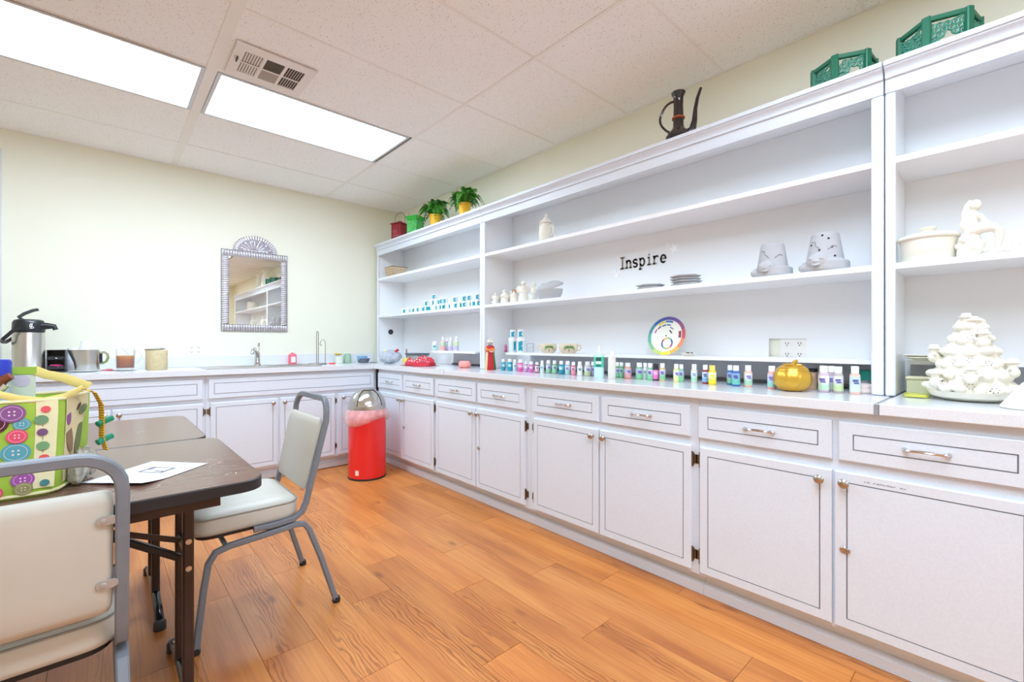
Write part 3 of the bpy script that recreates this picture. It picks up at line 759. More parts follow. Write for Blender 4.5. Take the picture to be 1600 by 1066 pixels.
g.box(-W2+.006, W2-.006, D2-.006, D2, .012, H2); g.box(-W2, W2, -D2, D2, H2, H2+.004); g.obj('case', BLACKP, t, smooth=False)
for z in (.022, .088): G().box(-W2+.007, W2-.007, -D2-.006, D2-.007, z, z+.006).box(-W2+.007, W2-.007, -D2-.006, -D2, z+.006, z+.022).obj('tray', BLACKP, t, smooth=False)
PINK = M('packet_pink', (240, 70, 140), .5); PKW = M('packet_white', (238, 226, 214), .5); PKS = M('packet_salmon', (250, 130, 130), .5)
pk = G().box(-.020, .020, -.026, .026, 0, .005).jitter(.003, 60).mesh('packet', False)
def packets(cx, cy, z, n, mat, lab, spread, rr):
    me = pk.copy(); me.materials.append(mat)
    for k in range(n):
        o = inst('sugar_packet', me, None, (cx+rr.uniform(-spread, spread), cy+rr.uniform(-.008, .008), z+.0062*k), rr.uniform(-.6, .6)); tag(o, (['bottom', 'second', 'third', 'top'][k if k < n-1 or n == 1 else 3]+' '+lab) if n > 1 else lab, 'packet', 'sweetener packets')
rr = random.Random(4); rx, ry = t.location.x, t.location.y
packets(rx, ry-.046, ZT+.030, 4, PINK, 'pink sweetener packet in the lower tray of the black rack', .008, rr)
packets(rx, ry-.046, ZT+.096, 2, PKW, 'pale sugar packet in the upper tray of the black rack', .008, rr)
def cup_stack(px, Y, n, label, r=.036):
    t = thing('cup_stack', label, 'cups', (xy(px, Y), Y, ZT))
    FO = M('foam_white', (244, 246, 250), .6)
    for k in range(n):
        G().lathe([(r, .0), (r+.001, .004), (r, .008), (r*.72, .088), (0, .088)], 20).obj('foam_cup', FO, t, (0, 0, k*.0098))
cup_stack(113, 4.53, 9, 'stack of upturned white foam cups between the black rack and the steel pitcher')
cup_stack(134, 4.555, 14, 'taller stack of upturned white foam cups behind the steel pitcher')
def saucer(px, Y, r, label):
    tag(G().lathe([(0, 0), (r*.55, 0), (r*.9, .005), (r, .009), (r*.97, .0105), (r*.55, .004), (0, .004)], 28).obj('saucer', M('china_white', (240, 238, 232), .25), None, (xy(px, Y), Y, ZT)), label, 'plate')
saucer(133, 4.36, .088, 'white plate under the steel pitcher'); saucer(196, 4.36, .075, 'white plate under the iced tea jug')
t = thing('steel_pitcher', 'steel pitcher with a wide spout and black grip, on a white plate', 'pitcher', (xy(137, 4.36), 4.36, ZT+.0115), math.radians(-4))
def spoutw(a, k, z):
    d = abs((a-PI+PI) % (2*PI)-PI); return 1+(.62*max(0, 1-d/.75)*max(0, (z-.03)/.11) if d < .75 else 0)
g = G(); g.lathe([(.062, 0), (.064, .004), (.064, .05), (.064, .10), (.064, .142), (.061, .142), (.061, .05), (.061, .006), (.0, .006)], 40, wob=lambda a, k, z: spoutw(a, k, z)); g.obj('body', STEEL, t)
G().tube([(.060, 0, .118), (.085, 0, .125), (.103, 0, .112), (.107, 0, .085), (.098, 0, .058), (.078, 0, .045), (.062, 0, .045)], 0, up=(0, 1, 0), sq=(.008, .003)).obj('handle', CHROME, t)
G().tube([(.068, 0, .115), (.069, 0, .05)], 0, up=(0, 1, 0), sq=(.009, .005)).obj('grip', BLACKP, t)
t = thing('tea_jug', 'clear glass jug half full of brown iced tea', 'jug', (xy(196, 4.36), 4.36, ZT+.0115))
G().lathe([(.048, 0), (.052, .004), (.056, .145), (.0545, .145), (.050, .008), (0, .008)], 28).obj('glass_body', M('jug_glass', (250, 250, 250), .03, trans=.9, ior=1.15, alpha=.45), t)
G().lathe([(0, .009), (.0495, .009), (.0525, .098), (0, .098)], 28).obj('tea', vgrad('tea_brown', [(0, (110, 40, 8)), (.7, (168, 84, 24)), (1, (206, 140, 60))], 2, 0, .1, .1), t)
G().tube([(.053, 0, .125), (.075, 0, .13), (.09, 0, .11), (.09, 0, .07), (.075, 0, .045), (.053, 0, .04)], .005, 8).obj('handle', M('jug_glass2', (236, 238, 240), .05, alpha=.5), t)
G().tube([(.02, -.01, .1), (-.02, 0, .15), (-.025, 0, .156)], .003, 6).obj('stirrer', CLEARP, t)
rr = random.Random(9)
packets(xy(167, 4.44), 4.44, ZT, 2, PKS, 'salmon sweetener packet lying between the pitcher and the tea jug', .02, rr)
packets(xy(175, 4.47), 4.47, ZT+.0, 1, PINK, 'bright pink sweetener packet behind the tea jug', .005, rr)
t = thing('canister', 'tan paper-wrapped canister with steel tongs on its lid', 'canister', (xy(245, 4.33), 4.33, ZT))
G().lathe([(0, 0), (.066, 0), (.067, .004), (.067, .142), (.064, .147), (0, .147)], 28).obj('body', M('kraft_tan', (205, 186, 146), .7, vary=.12, scale=50), t)
G().tube([(-.075, -.02, .155), (-.02, -.01, .158), (.015, 0, .168), (.05, .01, .157), (.02, .02, .153), (-.07, .0, .152)], 0, sq=(.006, .003)).obj('tongs', STEEL, t)
t = thing('soap_bottle', 'clear pump bottle of pink hand soap behind the sink', 'soap bottle', (xy(457, 4.55), 4.55, ZT))
G().lathe([(0, 0), (.034, 0), (.036, .006), (.036, .085), (.03, .098), (.013, .106), (.013, .112), (0, .112)], 20, sy=.7).obj('bottle', M('pink_soap', (246, 110, 130), .12), t)
G().box(-.02, .02, -.0268, -.0258, .02, .075).obj('label', M('soap_label', (244, 232, 236), .5), t, smooth=False)
G().lathe([(0, .113), (.014, .113), (.014, .122), (.005, .124), (.005, .150), (.012, .151), (.012, .160), (0, .160)], 12).obj('pump', CAPW, t)
G().tube([(0, 0, .156), (-.02, -.02, .156), (-.026, -.028, .150)], .0045, 6).obj('nozzle', CAPW, t)
t = thing('paper_towel_holder', 'bare wire paper towel holder on the corner worktop', 'towel holder', (xy(496, 4.42), 4.42, ZT))
G().lathe([(0, 0), (.085, 0), (.087, .004), (.085, .009), (0, .010)], 28).obj('base', M('pewter', (150, 142, 132), .35, .9), t)
PEW = MATS['pewter']
G().tube([(-.008, 0, .01), (-.008, 0, .30), (-.004, 0, .31), (0, 0, .313), (.004, 0, .31), (.008, 0, .30), (.008, 0, .01)], .0035, 8).obj('post', PEW, t)
G().tube([(.073, 0, .01), (.073, 0, .20), (.068, 0, .225), (.055, 0, .236), (.04, 0, .230), (.028, 0, .212), (.022, 0, .19), (.028, 0, .178), (.038, 0, .182), (.038, 0, .192)], .003, 8).obj('tension_arm', PEW, t)
tag(G().lathe([(0, 0), (.030, 0), (.032, .006), (.026, .012), (0, .013)], 18).obj('jar_lid', M('red_lid', (246, 90, 80), .35), None, (xy(519, 4.40), 4.40, ZT)), 'small red lid beside the paper towel holder', 'lid')
t = thing('storage_tub', 'frosted tub with a tilted yellow scoop, behind the red lid', 'tub', (xy(530, 4.53), 4.53, ZT))
G().lathe([(0, 0), (.040, 0), (.047, .07), (.044, .07), (.038, .004), (0, .004)], 20).obj('tub', M('frosted', (228, 232, 220), .35), t)
G().lathe([(0, 0), (.02, .003), (.033, .018), (.028, .021), (0, .012)], 16, (-.01, 0, .078), sx=1.2).obj('scoop', M('yellow_plastic', (246, 206, 60), .4), t)
t = thing('glass_jar', 'pale green glass jar next to the frosted tub', 'jar', (xy(543, 4.52), 4.52, ZT))
G().lathe([(0, 0), (.034, 0), (.037, .006), (.037, .07), (.030, .08), (.030, .095), (.027, .095), (.027, .08), (.033, .068), (.033, .006), (0, .006)], 20).obj('jar', M('green_glass', (196, 228, 204), .08, trans=.4, alpha=.75), t)
t = thing('bowl', 'dark grey oval bowl holding a blue and white packet', 'bowl', (xy(568, 4.46), 4.46, ZT))
G().lathe([(0, 0), (.05, 0), (.066, .045), (.063, .045), (.047, .004), (0, .004)], 24, sx=1.0, sy=.8).obj('bowl', M('slate_grey', (104, 110, 120), .5), t)
tag(G().box(-.058, .05, -.015, .015, 0, .036).jitter(.006, 30).obj('packet', M('blue_packet', (150, 196, 236), .4, vary=.3, scale=45), None, (xy(568, 4.46)-.008, 4.46, ZT+.034), .2, smooth=False), 'blue and white packet sticking out of the grey bowl', 'packet')
tag(G().box(-.035, .035, -.02, .02, 0, .004).obj('sponge', M('dark_mat', (90, 92, 98), .6), None, (xy(583, 4.40), 4.40, ZT), .3, smooth=False, bevel=.001), 'flat dark pad on the worktop beside the plastic bag', 'pad')

# ------------------------------------------------------------------ corner clutter
Xp = 2.03; t = thing('plastic_bag', 'crumpled grey plastic bag stuffed with things in the corner', 'bag', (Xp+.06, yx(610, Xp+.06), ZT))
g = G().ball((0, 0, .066), (.105, .115, .066), 26, 18); 
for v in g.bm.verts:
    n = noise.noise_vector(v.co*22)*.016+noise.noise_vector(v.co*60)*.006
    v.co += Vector((n.x, n.y, n.z if v.co.z > .02 else 0)); v.co.z = max(v.co.z, .0005)
g.obj('bag_film', M('bag_film', (206, 214, 226), .25, alpha=.8, vary=.25, scale=25), t, ang=30)
G().ball((-.05, .03, .045), (.04, .042, .043), 16, 10).obj('white_ball', M('ball_white', (250, 250, 250), .5), t)
G().tube([(.03, -.05, .118), (.045, -.065, .138), (.05, -.08, .128)], [.014, .012, .004], 8).obj('red_scarf', M('crimson', (190, 36, 60), .7), t)
G().ball((-.02, .06, .125), (.022, .02, .012), 10, 8).obj('yellow_lump', M('pale_yellow', (240, 232, 150), .6), t)
t = thing('picture_frame', 'small arched gilt picture frame behind the red cloth', 'picture frame', (2.33, yx(634, 2.33), ZT), PI/2-.5)
g = G(FB); P = [(-.036, 0), (.036, 0), (.036, .105)]+[(.036*math.cos(PI*k/8), .105+.036*math.sin(PI*k/8)) for k in range(1, 8)]+[(-.036, .105)]
g.prism(P, 0, .014); 
fo = g.obj('frame', M('gilt_brown', (168, 136, 104), .45), t, smooth=False); 
g = G(FB); P2 = [(x*.66, .018+z*.78) for x, z in P]; g.prism(P2, .0145, .016); g.obj('picture', M('sepia', (222, 202, 168), .6, vary=.3, scale=70), t, smooth=False)
t = thing('storage_box', 'clear grey plastic box with a dark lid behind the red cloth', 'box', (2.31, yx(652, 2.31), ZT))
G().prism(rpoly(-.07, .07, -.11, .11, .02), .001, .085).obj('box_body', M('box_clear', (176, 174, 172), .25, alpha=.75), t)
G().prism(rpoly(-.078, .078, -.12, .12, .024), .086, .104).obj('lid', M('box_lid', (98, 108, 120), .35), t, bevel=.004)
tag(G().box(-.022, .022, -.028, .028, 0, .018).jitter(.004, 30).obj('yellow_cloth', M('lemon', (246, 226, 110), .7), None, (2.205, yx(634, 2.205)-.01, ZT+.062), .3, smooth=False), 'small yellow packet between the plastic bag and the dark-lidded box', 'packet')
o = bpy.data.objects['yellow_cloth']; o.location.z = ZT+.012; o.scale.z = 2.6
def cloth(name, label, cat, loc, rx, ry, h, mat, seed, rotz=0):
    g = G(); n = 26; rows = []
    for i in range(n+1):
        row = []
        for j in range(n+1):
            u, v = i/n*2-1, j/n*2-1
            e = max(0, 1-(abs(u)**2.2+abs(v)**2.2)); nz = noise.noise(Vector((u*1.6+seed, v*1.6, seed)))
            f = noise.noise(Vector((u*3.5, v*3.5+seed, 2))); c9 = abs(noise.noise(Vector((u*5+seed, v*7, 5))))
            row.append(g.v((u*rx*(1+.22*nz), v*ry*(1+.22*f), max(.002, h*(e**.6)*(.62+.8*nz+.35*abs(f)+.55*c9)))))
        rows.append(row)
    for a, b2 in zip(rows, rows[1:]): g.bridge(a, b2, False)
    o = g.obj(name, mat, None, loc, rotz, ang=35); md = o.modifiers.new('solid', 'SOLIDIFY'); md.thickness = .002; md.offset = 1
    return tag(o, label, cat)
m, nt, b = new_mat('bandana_red'); N, L = nt.nodes, nt.links
tc = N.new('ShaderNodeTexCoord'); vo = N.new('ShaderNodeTexVoronoi'); vo.inputs['Scale'].default_value = 55; L.new(tc.outputs['Object'], vo.inputs['Vector'])
sp = N.new('ShaderNodeSeparateXYZ'); L.new(tc.outputs['Object'], sp.inputs[0])
mr = N.new('ShaderNodeMapRange'); mr.inputs[1].default_value = .36; mr.inputs[2].default_value = .28; L.new(vo.outputs['Distance'], mr.inputs[0])
gt = N.new('ShaderNodeMath'); gt.operation = 'GREATER_THAN'; gt.inputs[1].default_value = .035; L.new(sp.outputs[2], gt.inputs[0])
mu = N.new('ShaderNodeMath'); mu.operation = 'MULTIPLY'; L.new(mr.outputs[0], mu.inputs[0]); L.new(gt.outputs[0], mu.inputs[1])
mxn = N.new('ShaderNodeMix'); mxn.data_type = 'RGBA'; L.new(mu.outputs[0], mxn.inputs[0]); mxn.inputs[6].default_value = rgb((196, 44, 62)); mxn.inputs[7].default_value = rgb((244, 226, 226))
L.new(mxn.outputs[2], b.inputs['Base Color']); b.inputs['Roughness'].default_value = .8
cloth('bandana', 'crumpled red patterned bandana on the worktop', 'cloth', (2.10, yx(656, 2.10), ZT), .105, .17, .095, m, 3.3)
t = thing('soap_dish', 'pink oval travel soap dish at the end of the worktop joint', 'soap dish', (2.17, yx(726, 2.17), ZT))
SP = M('salmon_plastic', (250, 156, 148), .35)
G().lathe([(.03, .004), (.055, .010), (.062, .026), (.0605, .030), (0, .030)], 24, sx=.7, sy=1).obj('dish', SP, t); G().lathe([(.061, .0305), (.058, .044), (.044, .055), (0, .057)], 24, sx=.7).obj('lid', SP, t)
for yy in (-.035, -.012, .012, .035): G().box(-.03, .03, yy-.007, yy+.007, .0005, .005).obj('foot', SP, t, smooth=False)
t = thing('cup_stack', 'stack of clear plastic cups beside the shelf post', 'cups', (2.27, 2.84, ZT))
for k in range(8): G().lathe([(.026, 0), (.034, .062), (.0355, .064), (.033, .064), (.025, .003), (0, .003)], 20).obj('clear_cup', M('cup_clear', (214, 222, 236), .15, alpha=.42), t, (0, 0, .0085*k))
t = thing('vent_grommet', 'round dark cable grommet in the side of the left shelving unit', 'grommet', (2.33, 4.538, 1.237))
g = G(FB @ Matrix.Scale(1, 4)); g.lathe([(.028, 0), (.028, .003), (.018, .003), (.018, 0)], 20); g.obj('ring', BLACKP, t); G(FB).lathe([(0, .0003), (.018, .0003), (.018, .0012), (0, .0012)], 16).obj('plug', M('grommet_grey', (70, 72, 76), .4), t)

# robed figurine
t = thing('robed_figurine', 'painted ceramic figurine in red and green robes at the shelf post', 'figurine', (2.155, yx(766, 2.155), ZT), fc(2.155, 2.63))
def sectors(prof, a0, a1, seg=14, off=0.0):
    g = G(); rows = []
    for r, z in prof: rows.append([g.v(((r+off)*math.cos(a0+(a1-a0)*k/seg)*.8, (r+off)*math.sin(a0+(a1-a0)*k/seg), z)) for k in range(seg+1)])
    for a, b2 in zip(rows, rows[1:]): g.bridge(a, b2, False)
    for row in (rows[0], rows[-1]): c = g.v((0, 0, row[0].co.z)); [g.face([c, row[k], row[k+1]]) for k in range(seg)]
    for e in (0, seg): g.face([row[e] for row in rows]+[g.v((0, 0, rows[-1][0].co.z)), g.v((0, 0, rows[0][0].co.z))])
    return g
robe = [(.043, 0), (.045, .004), (.040, .05), (.034, .1), (.031, .135)]
RBR, RBG, RBT = M('robe_red', (196, 40, 48), .4), M('robe_green', (24, 132, 62), .4), M('robe_tan', (226, 196, 152), .5)
sectors(robe, PI-.55, PI+.75).obj('red_panel', RBR, t); sectors(robe, PI+.75, 2*PI+.2).obj('green_cloak', RBG, t); sectors(robe, .2, PI-.55).obj('tan_robe', RBT, t)
G().lathe([(0, .13), (.033, .135), (.034, .16), (.028, .178), (.012, .186), (0, .186)], 16, sx=.85).obj('shoulders', RBR, t)
G().tube([(-.012, .032, .165), (-.036, .02, .148), (-.040, -.004, .150), (-.034, -.026, .158)], .009, 8).obj('sleeve', M('robe_orange', (232, 136, 60), .45), t)
G().tube([(-.012, -.034, .155), (-.038, -.018, .138), (-.044, .006, .140)], .007, 8).obj('arm', M('robe_peach', (246, 196, 176), .5), t)
G().ball((-.004, 0, .198), (.018, .018, .020), 12, 10).obj('head', M('mask_grey', (168, 168, 170), .4), t)
G().lathe([(0, .204), (.019, .204), (.026, .211), (.022, .217), (.014, .222), (.017, .229), (.006, .234), (0, .234)], 14, wob=lambda a, k, z: 1+.14*math.sin(5*a)).obj('hat', M('hat_cream', (238, 228, 204), .5), t)

# ------------------------------------------------------------------ paint jars on the left unit
JW = M('jar_white', (244, 244, 246), .35); JT = M('jar_teal', (20, 158, 178), .35); JG = M('jar_green', (40, 176, 150), .35); JC = M('jar_clear', (224, 236, 238), .25)
def jar(label, X, Y, Z, r, h, kind, group, rot):
    t = thing('paint_jar', label, 'paint jar', (X, Y, Z), rot, group)
    G().lathe([(0, 0), (r*.94, 0), (r*.97, .002), (r*.97, h*.8), (0, h*.8)], 18).obj('pot', JG if kind == 2 else JC, t)
    G().lathe([(0, h*.8+.0004), (r, h*.8+.0004), (r, h*.985), (r*.95, h), (0, h)], 18).obj('lid', JW, t)
    g = G()
    a0, a1 = (PI-.85, PI+.25) if kind != 1 else (PI+.15, PI+1.05)
    n = 8; lo = [g.v((r*.985*math.cos(a0+(a1-a0)*k/n), r*.985*math.sin(a0+(a1-a0)*k/n), h*.06+h*.10*math.sin(PI*k/n))) for k in range(n+1)]
    hi = [g.v((r*.985*math.cos(a0+(a1-a0)*k/n), r*.985*math.sin(a0+(a1-a0)*k/n), h*.78-h*.08*math.sin(PI*k/n)*(k < n/2))) for k in range(n+1)]
    g.bridge(lo, hi, False); g.obj('label', JT, t, ang=80)
    if kind == 0: G().lathe([(.0, 0), (.004, 0), (.004, .001), (0, .001)], 8, (0, 0, 0)).obj('label_dot', JW, t, (-r*.99, -.002, h*.45)).rotation_euler = (0, -PI/2, 0)
XJ = 2.235
bot = [630, 637.5, 644, 651, 660, 669, 679, 686, 692.5, 699.5, 711.5, 718, 725, 733, 739.5, 746]
bk = [3, 1, 1, 1, 0, 2, 1, 1, 3, 1, 0, 1, 0, 1, 3, 0]
ordn = ['first', 'second', 'third', 'fourth', 'fifth', 'sixth', 'seventh', 'eighth', 'ninth', 'tenth', 'eleventh', 'twelfth', 'thirteenth', 'fourteenth', 'fifteenth', 'sixteenth']
ZS = 1.4105; JH = .050; JR = .0205
rr = random.Random(2); Yb_ = []
for k, p in enumerate(bot):
    Y = yx(p, XJ); Yb_.append(Y)
    jar('small teal-labelled paint jar, bottom row of the left shelf, %s from the corner' % ordn[k], XJ, Y, ZS, min(JR, .0205), JH, bk[k], 'small paint jars on the left shelf', rr.uniform(-.45, .45)+fc(XJ, Y)+.3)
sec = [((4, 5), 0), ((5, 6), 1), ((6, 7), 1), ((7, 8), 0), ((8, 9), 0), ((10, 10), 0), ((12, 12), 0), ((13, 13), 0), ((15, 15), 0)]
Ys = []
for k, ((a, b2), kd) in enumerate(sec):
    Y = (Yb_[a]+Yb_[b2])/2; Ys.append(Y)
    jar('small teal-labelled paint jar, second row of the left shelf, %s from the corner' % ordn[k], XJ, Y, ZS+JH+.0006, JR, JH, kd, 'small paint jars on the left shelf', rr.uniform(-.45, .45)+fc(XJ, Y)+.3)
jar('single white and teal paint jar on the very top of the stack, left shelf', XJ, (Ys[1]+Ys[2])/2, ZS+2*JH+.0012, JR, JH, 0, 'small paint jars on the left shelf', 1.2)

# ------------------------------------------------------------------ bottles
def capmat(c): return CAPW if c is None else M('cap_%d_%d_%d' % c, c, .35)
def bottle(label, X, Y, Z, r, h, body, lab, cap=None, group='craft paint bottles', print_=(96, 84, 170), rot=0, shape=0, name='paint_bottle'):
    t = thing(name, label, 'bottle', (X, Y, Z), rot, group)
    bm_ = M('paint_%d_%d_%d' % body, body, .25)
    hb = h*.74
    if shape == 0: prof = [(0, 0), (r*.92, 0), (r, .003), (r, hb*.9), (r*.9, hb*.97), (r*.6, hb), (0, hb)]
    else: prof = [(0, 0), (r*.92, 0), (r, .004), (r, hb*.86), (r*.8, hb*.94), (r*.42, hb), (0, hb)]
    G().lathe(prof, 18).obj('bottle_body', bm_, t)
    cr = r*.74 if shape == 0 else r*.45
    G().lathe([(0, hb+.0004), (cr, hb+.0004), (cr, h*.985), (cr*.9, h), (0, h)], 16).obj('cap', capmat(cap), t)
    if lab:
        top, bt = lab
        lm = vgrad('label_%s_%s_%.3f' % (top, bt, h), [(0, bt), (.32, bt), (.62, top), (1, top)], 2, hb*.12, hb*.86, .45)
        g = G(); g.lathe([(r*1.012, hb*.12), (r*1.012, hb*.86)], 18)
        for f in [f for f in g.bm.faces if len(f.verts) > 4]: g.bm.faces.remove(f)
        lo = g.obj('label', lm, t, ang=80)
        if print_:
            g = G(); rr2 = r*1.03; n = 5
            for (z0, z1, a0, a1) in ((.60, .72, -.55, .50), (.50, .585, -.35, .6)):
                A = [g.v((rr2*math.cos(PI+a0+(a1-a0)*k/n), rr2*math.sin(PI+a0+(a1-a0)*k/n), hb*z0)) for k in range(n+1)]
                B = [g.v((rr2*math.cos(PI+a0+(a1-a0)*k/n), rr2*math.sin(PI+a0+(a1-a0)*k/n), hb*z1)) for k in range(n+1)]
                g.bridge(A, B, False)
            g.obj('print', M('print_%d_%d_%d' % print_, print_, .5), lo, ang=80)
W_, GR, LI, PU, TE, PK_ = (236, 238, 240), (96, 190, 130), (178, 210, 130), (176, 170, 214), (40, 176, 196), (226, 110, 180)
XB = 2.185
BL = [  # column, height, radius, body, label, cap, print, look
 (786.6, .090, .017, (20,150,170), (TE, (16,140,170)), None, W_, 'teal'), (796.6, .092, .020, (20,160,180), (TE, (16,150,176)), None, W_, 'wide teal'), (804.5, .090, .015, (214,226,236), (W_, (170,200,226)), None, (30,150,170), 'pale blue'),
 (813, .092, .021, (230,90,160), ((236,150,196), (224,80,150)), None, (240,200,220), 'wide pink'), (822, .078, .0135, (200,110,190), ((240,200,230), (200,110,190)), None, W_, 'short mauve'), (830, .080, .0165, (216,90,180), ((236,130,200), (216,90,180)), None, W_, 'short magenta'),
 (839, .078, .0145, (120,60,70), ((244,220,226), (240,150,180)), None, (60,60,70), 'short white and rose'), (847, .090, .0135, (222,236,238), (W_, (200,230,234)), None, (20,150,170), 'slim white and teal'), (857, .094, .018, (150,170,170), ((186,182,214), GR), None, (96,84,170), 'grey-green'),
 (866.6, .094, .0175, (120,170,120), ((150,200,160), GR), None, (70,90,150), 'leaf green'), (877, .094, .018, (20,110,150), ((60,190,200), (20,130,160)), None, W_, 'blue-teal'), (887, .094, .0185, (150,200,200), ((206,206,226), (120,204,190)), None, (110,100,180), 'aqua'),
 (896, .090, .0155, (226,110,140), ((244,160,180), (232,110,140)), None, (150,60,90), 'rose'), (906, .094, .0175, (236,238,236), (W_, W_), None, (50,150,130), 'white'), (918, .096, .021, (200,200,180), ((206,202,222), LI), None, (110,100,170), 'wide lilac and lime'),
 (926, .094, .013, (150,150,190), (PU, (150,140,190)), None, (96,84,170), 'slim violet'),
 (964.6, .096, .0145, (110,160,110), (PU, GR), None, (96,84,170), 'slim green'), (971, .096, .0145, (100,180,120), ((130,200,150), GR), None, (70,90,150), 'slim mint'), (981, .096, .022, (236,150,120), (PU, (232,150,150)), None, (120,80,160), 'wide coral and violet'),
 (999, .100, .021, (120,190,140), ((150,160,200), GR), None, (80,70,150), 'wide green and violet'), (1008, .098, .0155, (220,236,230), (W_, (190,226,206)), None, (120,170,150), 'pale mint'), (1016, .100, .017, (110,190,140), (PU, GR), None, (80,70,150), 'green and violet'),
 (1024.5, .096, .0175, (50,40,50), ((244,130,200), (240,110,190)), (60,50,60), (250,190,226), 'dark-capped bright pink'), (1035, .102, .0165, (220,190,120), (PU, GR), None, (80,70,150), 'gold-based green'),
 (1056.6, .100, .0155, (236,232,130), ((228,230,220), (226,230,140)), None, (110,100,180), 'pale yellow'), (1064.5, .098, .0145, (120,196,150), ((140,160,196), GR), None, (80,70,150), 'deep mint'), (1084.6, .102, .016, (216,216,196), ((230,236,230), (150,214,170)), None, (130,150,190), 'off-white and green'),
 (1102, .100, .0155, (150,20,34), ((200,220,240), (120,170,220)), None, (40,60,110), 'dark red blue-labelled'), (1113, .100, .019, (250,214,20), ((246,240,214), (250,220,40)), (244,226,120), (250,214,20), 'bright yellow'),
 (1140.5, .102, .0145, (50,110,180), ((120,140,200), GR), None, (60,60,150), 'slim blue and green'), (1150, .104, .0185, (36,90,170), ((60,120,180), (60,180,160)), None, (40,50,130), 'wide blue and green'), (1169, .106, .0185, (240,190,160), ((240,226,220), (150,210,170)), None, (110,100,180), 'peach'),
 (1206, .108, .0185, (240,170,160), ((190,180,216), (120,204,190)), None, (100,90,190), 'pink-based aqua'), (1287, .116, .021, (200,180,200), ((232,226,236), (170,216,180)), None, (80,70,150), 'mauve, nearest'), (1299, .114, .017, (196,160,180), ((214,196,214), (190,190,190)), None, (110,100,170), 'dusty mauve'),
 (1310, .114, .0185, (190,180,170), ((214,210,226), LI), None, (80,70,150), 'mauve and lime'), (1336, .118, .0185, (240,190,170), ((170,200,226), (200,226,210)), None, (60,60,130), 'peach-capped pale blue')]
rr = random.Random(11)
def pale(c, f): return tuple(int(v+(246-v)*f) for v in c)
for k, (p, h, r, body, lab, cap, pr, look) in enumerate(BL):
    strong = look in ('teal', 'wide teal', 'wide pink', 'short magenta', 'blue-teal', 'dark-capped bright pink', 'bright yellow', 'dark red blue-labelled')
    lab = (pale(lab[0], .15 if strong else .42), pale(lab[1], .08 if strong else .28)); pr = pale(pr, .18); body = pale(body, .12)
    dx = rr.uniform(-.012, .012)+(.035 if p in (926, 964.6, 971, 1008, 1064.5, 1140.5, 1299) else 0)
    bottle('%s paint bottle, number %d along the row from the robed figurine' % (look, k+1), XB+dx, yx(p, XB+dx), ZT, r*.93, h*.92, body, lab, cap, print_=pr, rot=rr.uniform(-.3, .3)+fc(XB, yx(p, XB)))
# the two big bottles in front
t = thing('lotion_bottle', 'tall pale aqua bottle with a green label among the paint bottles', 'bottle', (2.115, yx(936, 2.115), ZT), .62)
G().lathe([(0, 0), (.027, 0), (.029, .004), (.029, .125), (.024, .137), (.012, .141), (0, .141)], 22).obj('bottle_body', M('aqua_milk', (206, 238, 240), .3), t)
G().lathe([(0, .1415), (.012, .1415), (.012, .152), (.0085, .154), (.007, .185), (0, .187)], 14).obj('cap', CAPW, t)
g = G().lathe([(.0294, .062), (.0294, .122)], 22); [g.bm.faces.remove(f) for f in [f for f in g.bm.faces if len(f.verts) > 4]]; lo = g.obj('label', M('label_jade', (96, 206, 176), .4), t, ang=80)
for z0, z1, c in ((.098, .118, (30, 90, 80)), (.082, .096, (240, 246, 244)), (.066, .078, (50, 120, 110))):
    g = G(); n = 6; A = [[g.v((.0298*math.cos(PI-.1+.55*(2*k/n-1)), .0298*math.sin(PI-.1+.55*(2*k/n-1)), z)) for k in range(n+1)] for z in (z0, z1)]
    g.bridge(A[0], A[1], False); g.obj('print', M('jade_print_%d' % c[0], c, .5), lo, ang=80)
t = thing('glue_bottle', 'plain cream bottle with a narrow cap beside the aqua bottle', 'bottle', (2.115, yx(956, 2.115), ZT))
G().lathe([(0, 0), (.020, 0), (.0215, .003), (.0215, .118), (.018, .126), (.010, .129), (0, .129)], 20).obj('bottle_body', M('cream_plastic', (234, 230, 220), .4), t)
G().lathe([(0, .1295), (.011, .1295), (.011, .146), (.008, .150), (.006, .156), (0, .157)], 14).obj('cap', CAPW, t)
# on the left riser
ZR = 1.0445; XRi = 2.30
for k, (p, r, h, body, lab) in enumerate([(679, .026, .085, (226, 240, 242), ((226, 240, 242), (200, 234, 230))), (692, .020, .125, (246, 190, 186), ((206, 222, 190), (246, 170, 166))), (698, .017, .115, (200, 190, 226), ((190, 226, 214), (206, 196, 232))),
                                         (704, .020, .122, (206, 196, 230), ((220, 226, 224), (196, 180, 226))), (713, .021, .130, (222, 222, 226), ((206, 226, 170), (196, 186, 220)))]):
    bottle(['short white and teal tube on the left riser shelf', 'pink and green glitter spray bottle on the left riser shelf', 'slim lilac glitter bottle behind the others on the left riser shelf', 'lilac glitter bottle in the middle of the left riser shelf', 'lime and lilac glitter bottle nearest the post on the left riser shelf'][k],
           XRi+(.05 if k == 2 else 0), yx(p, XRi+(.05 if k == 2 else 0)), ZR, r, h, body, lab, group='bottles on the left riser shelf', print_=(20, 150, 170) if k == 0 else None, shape=1 if k else 0, rot=.95)
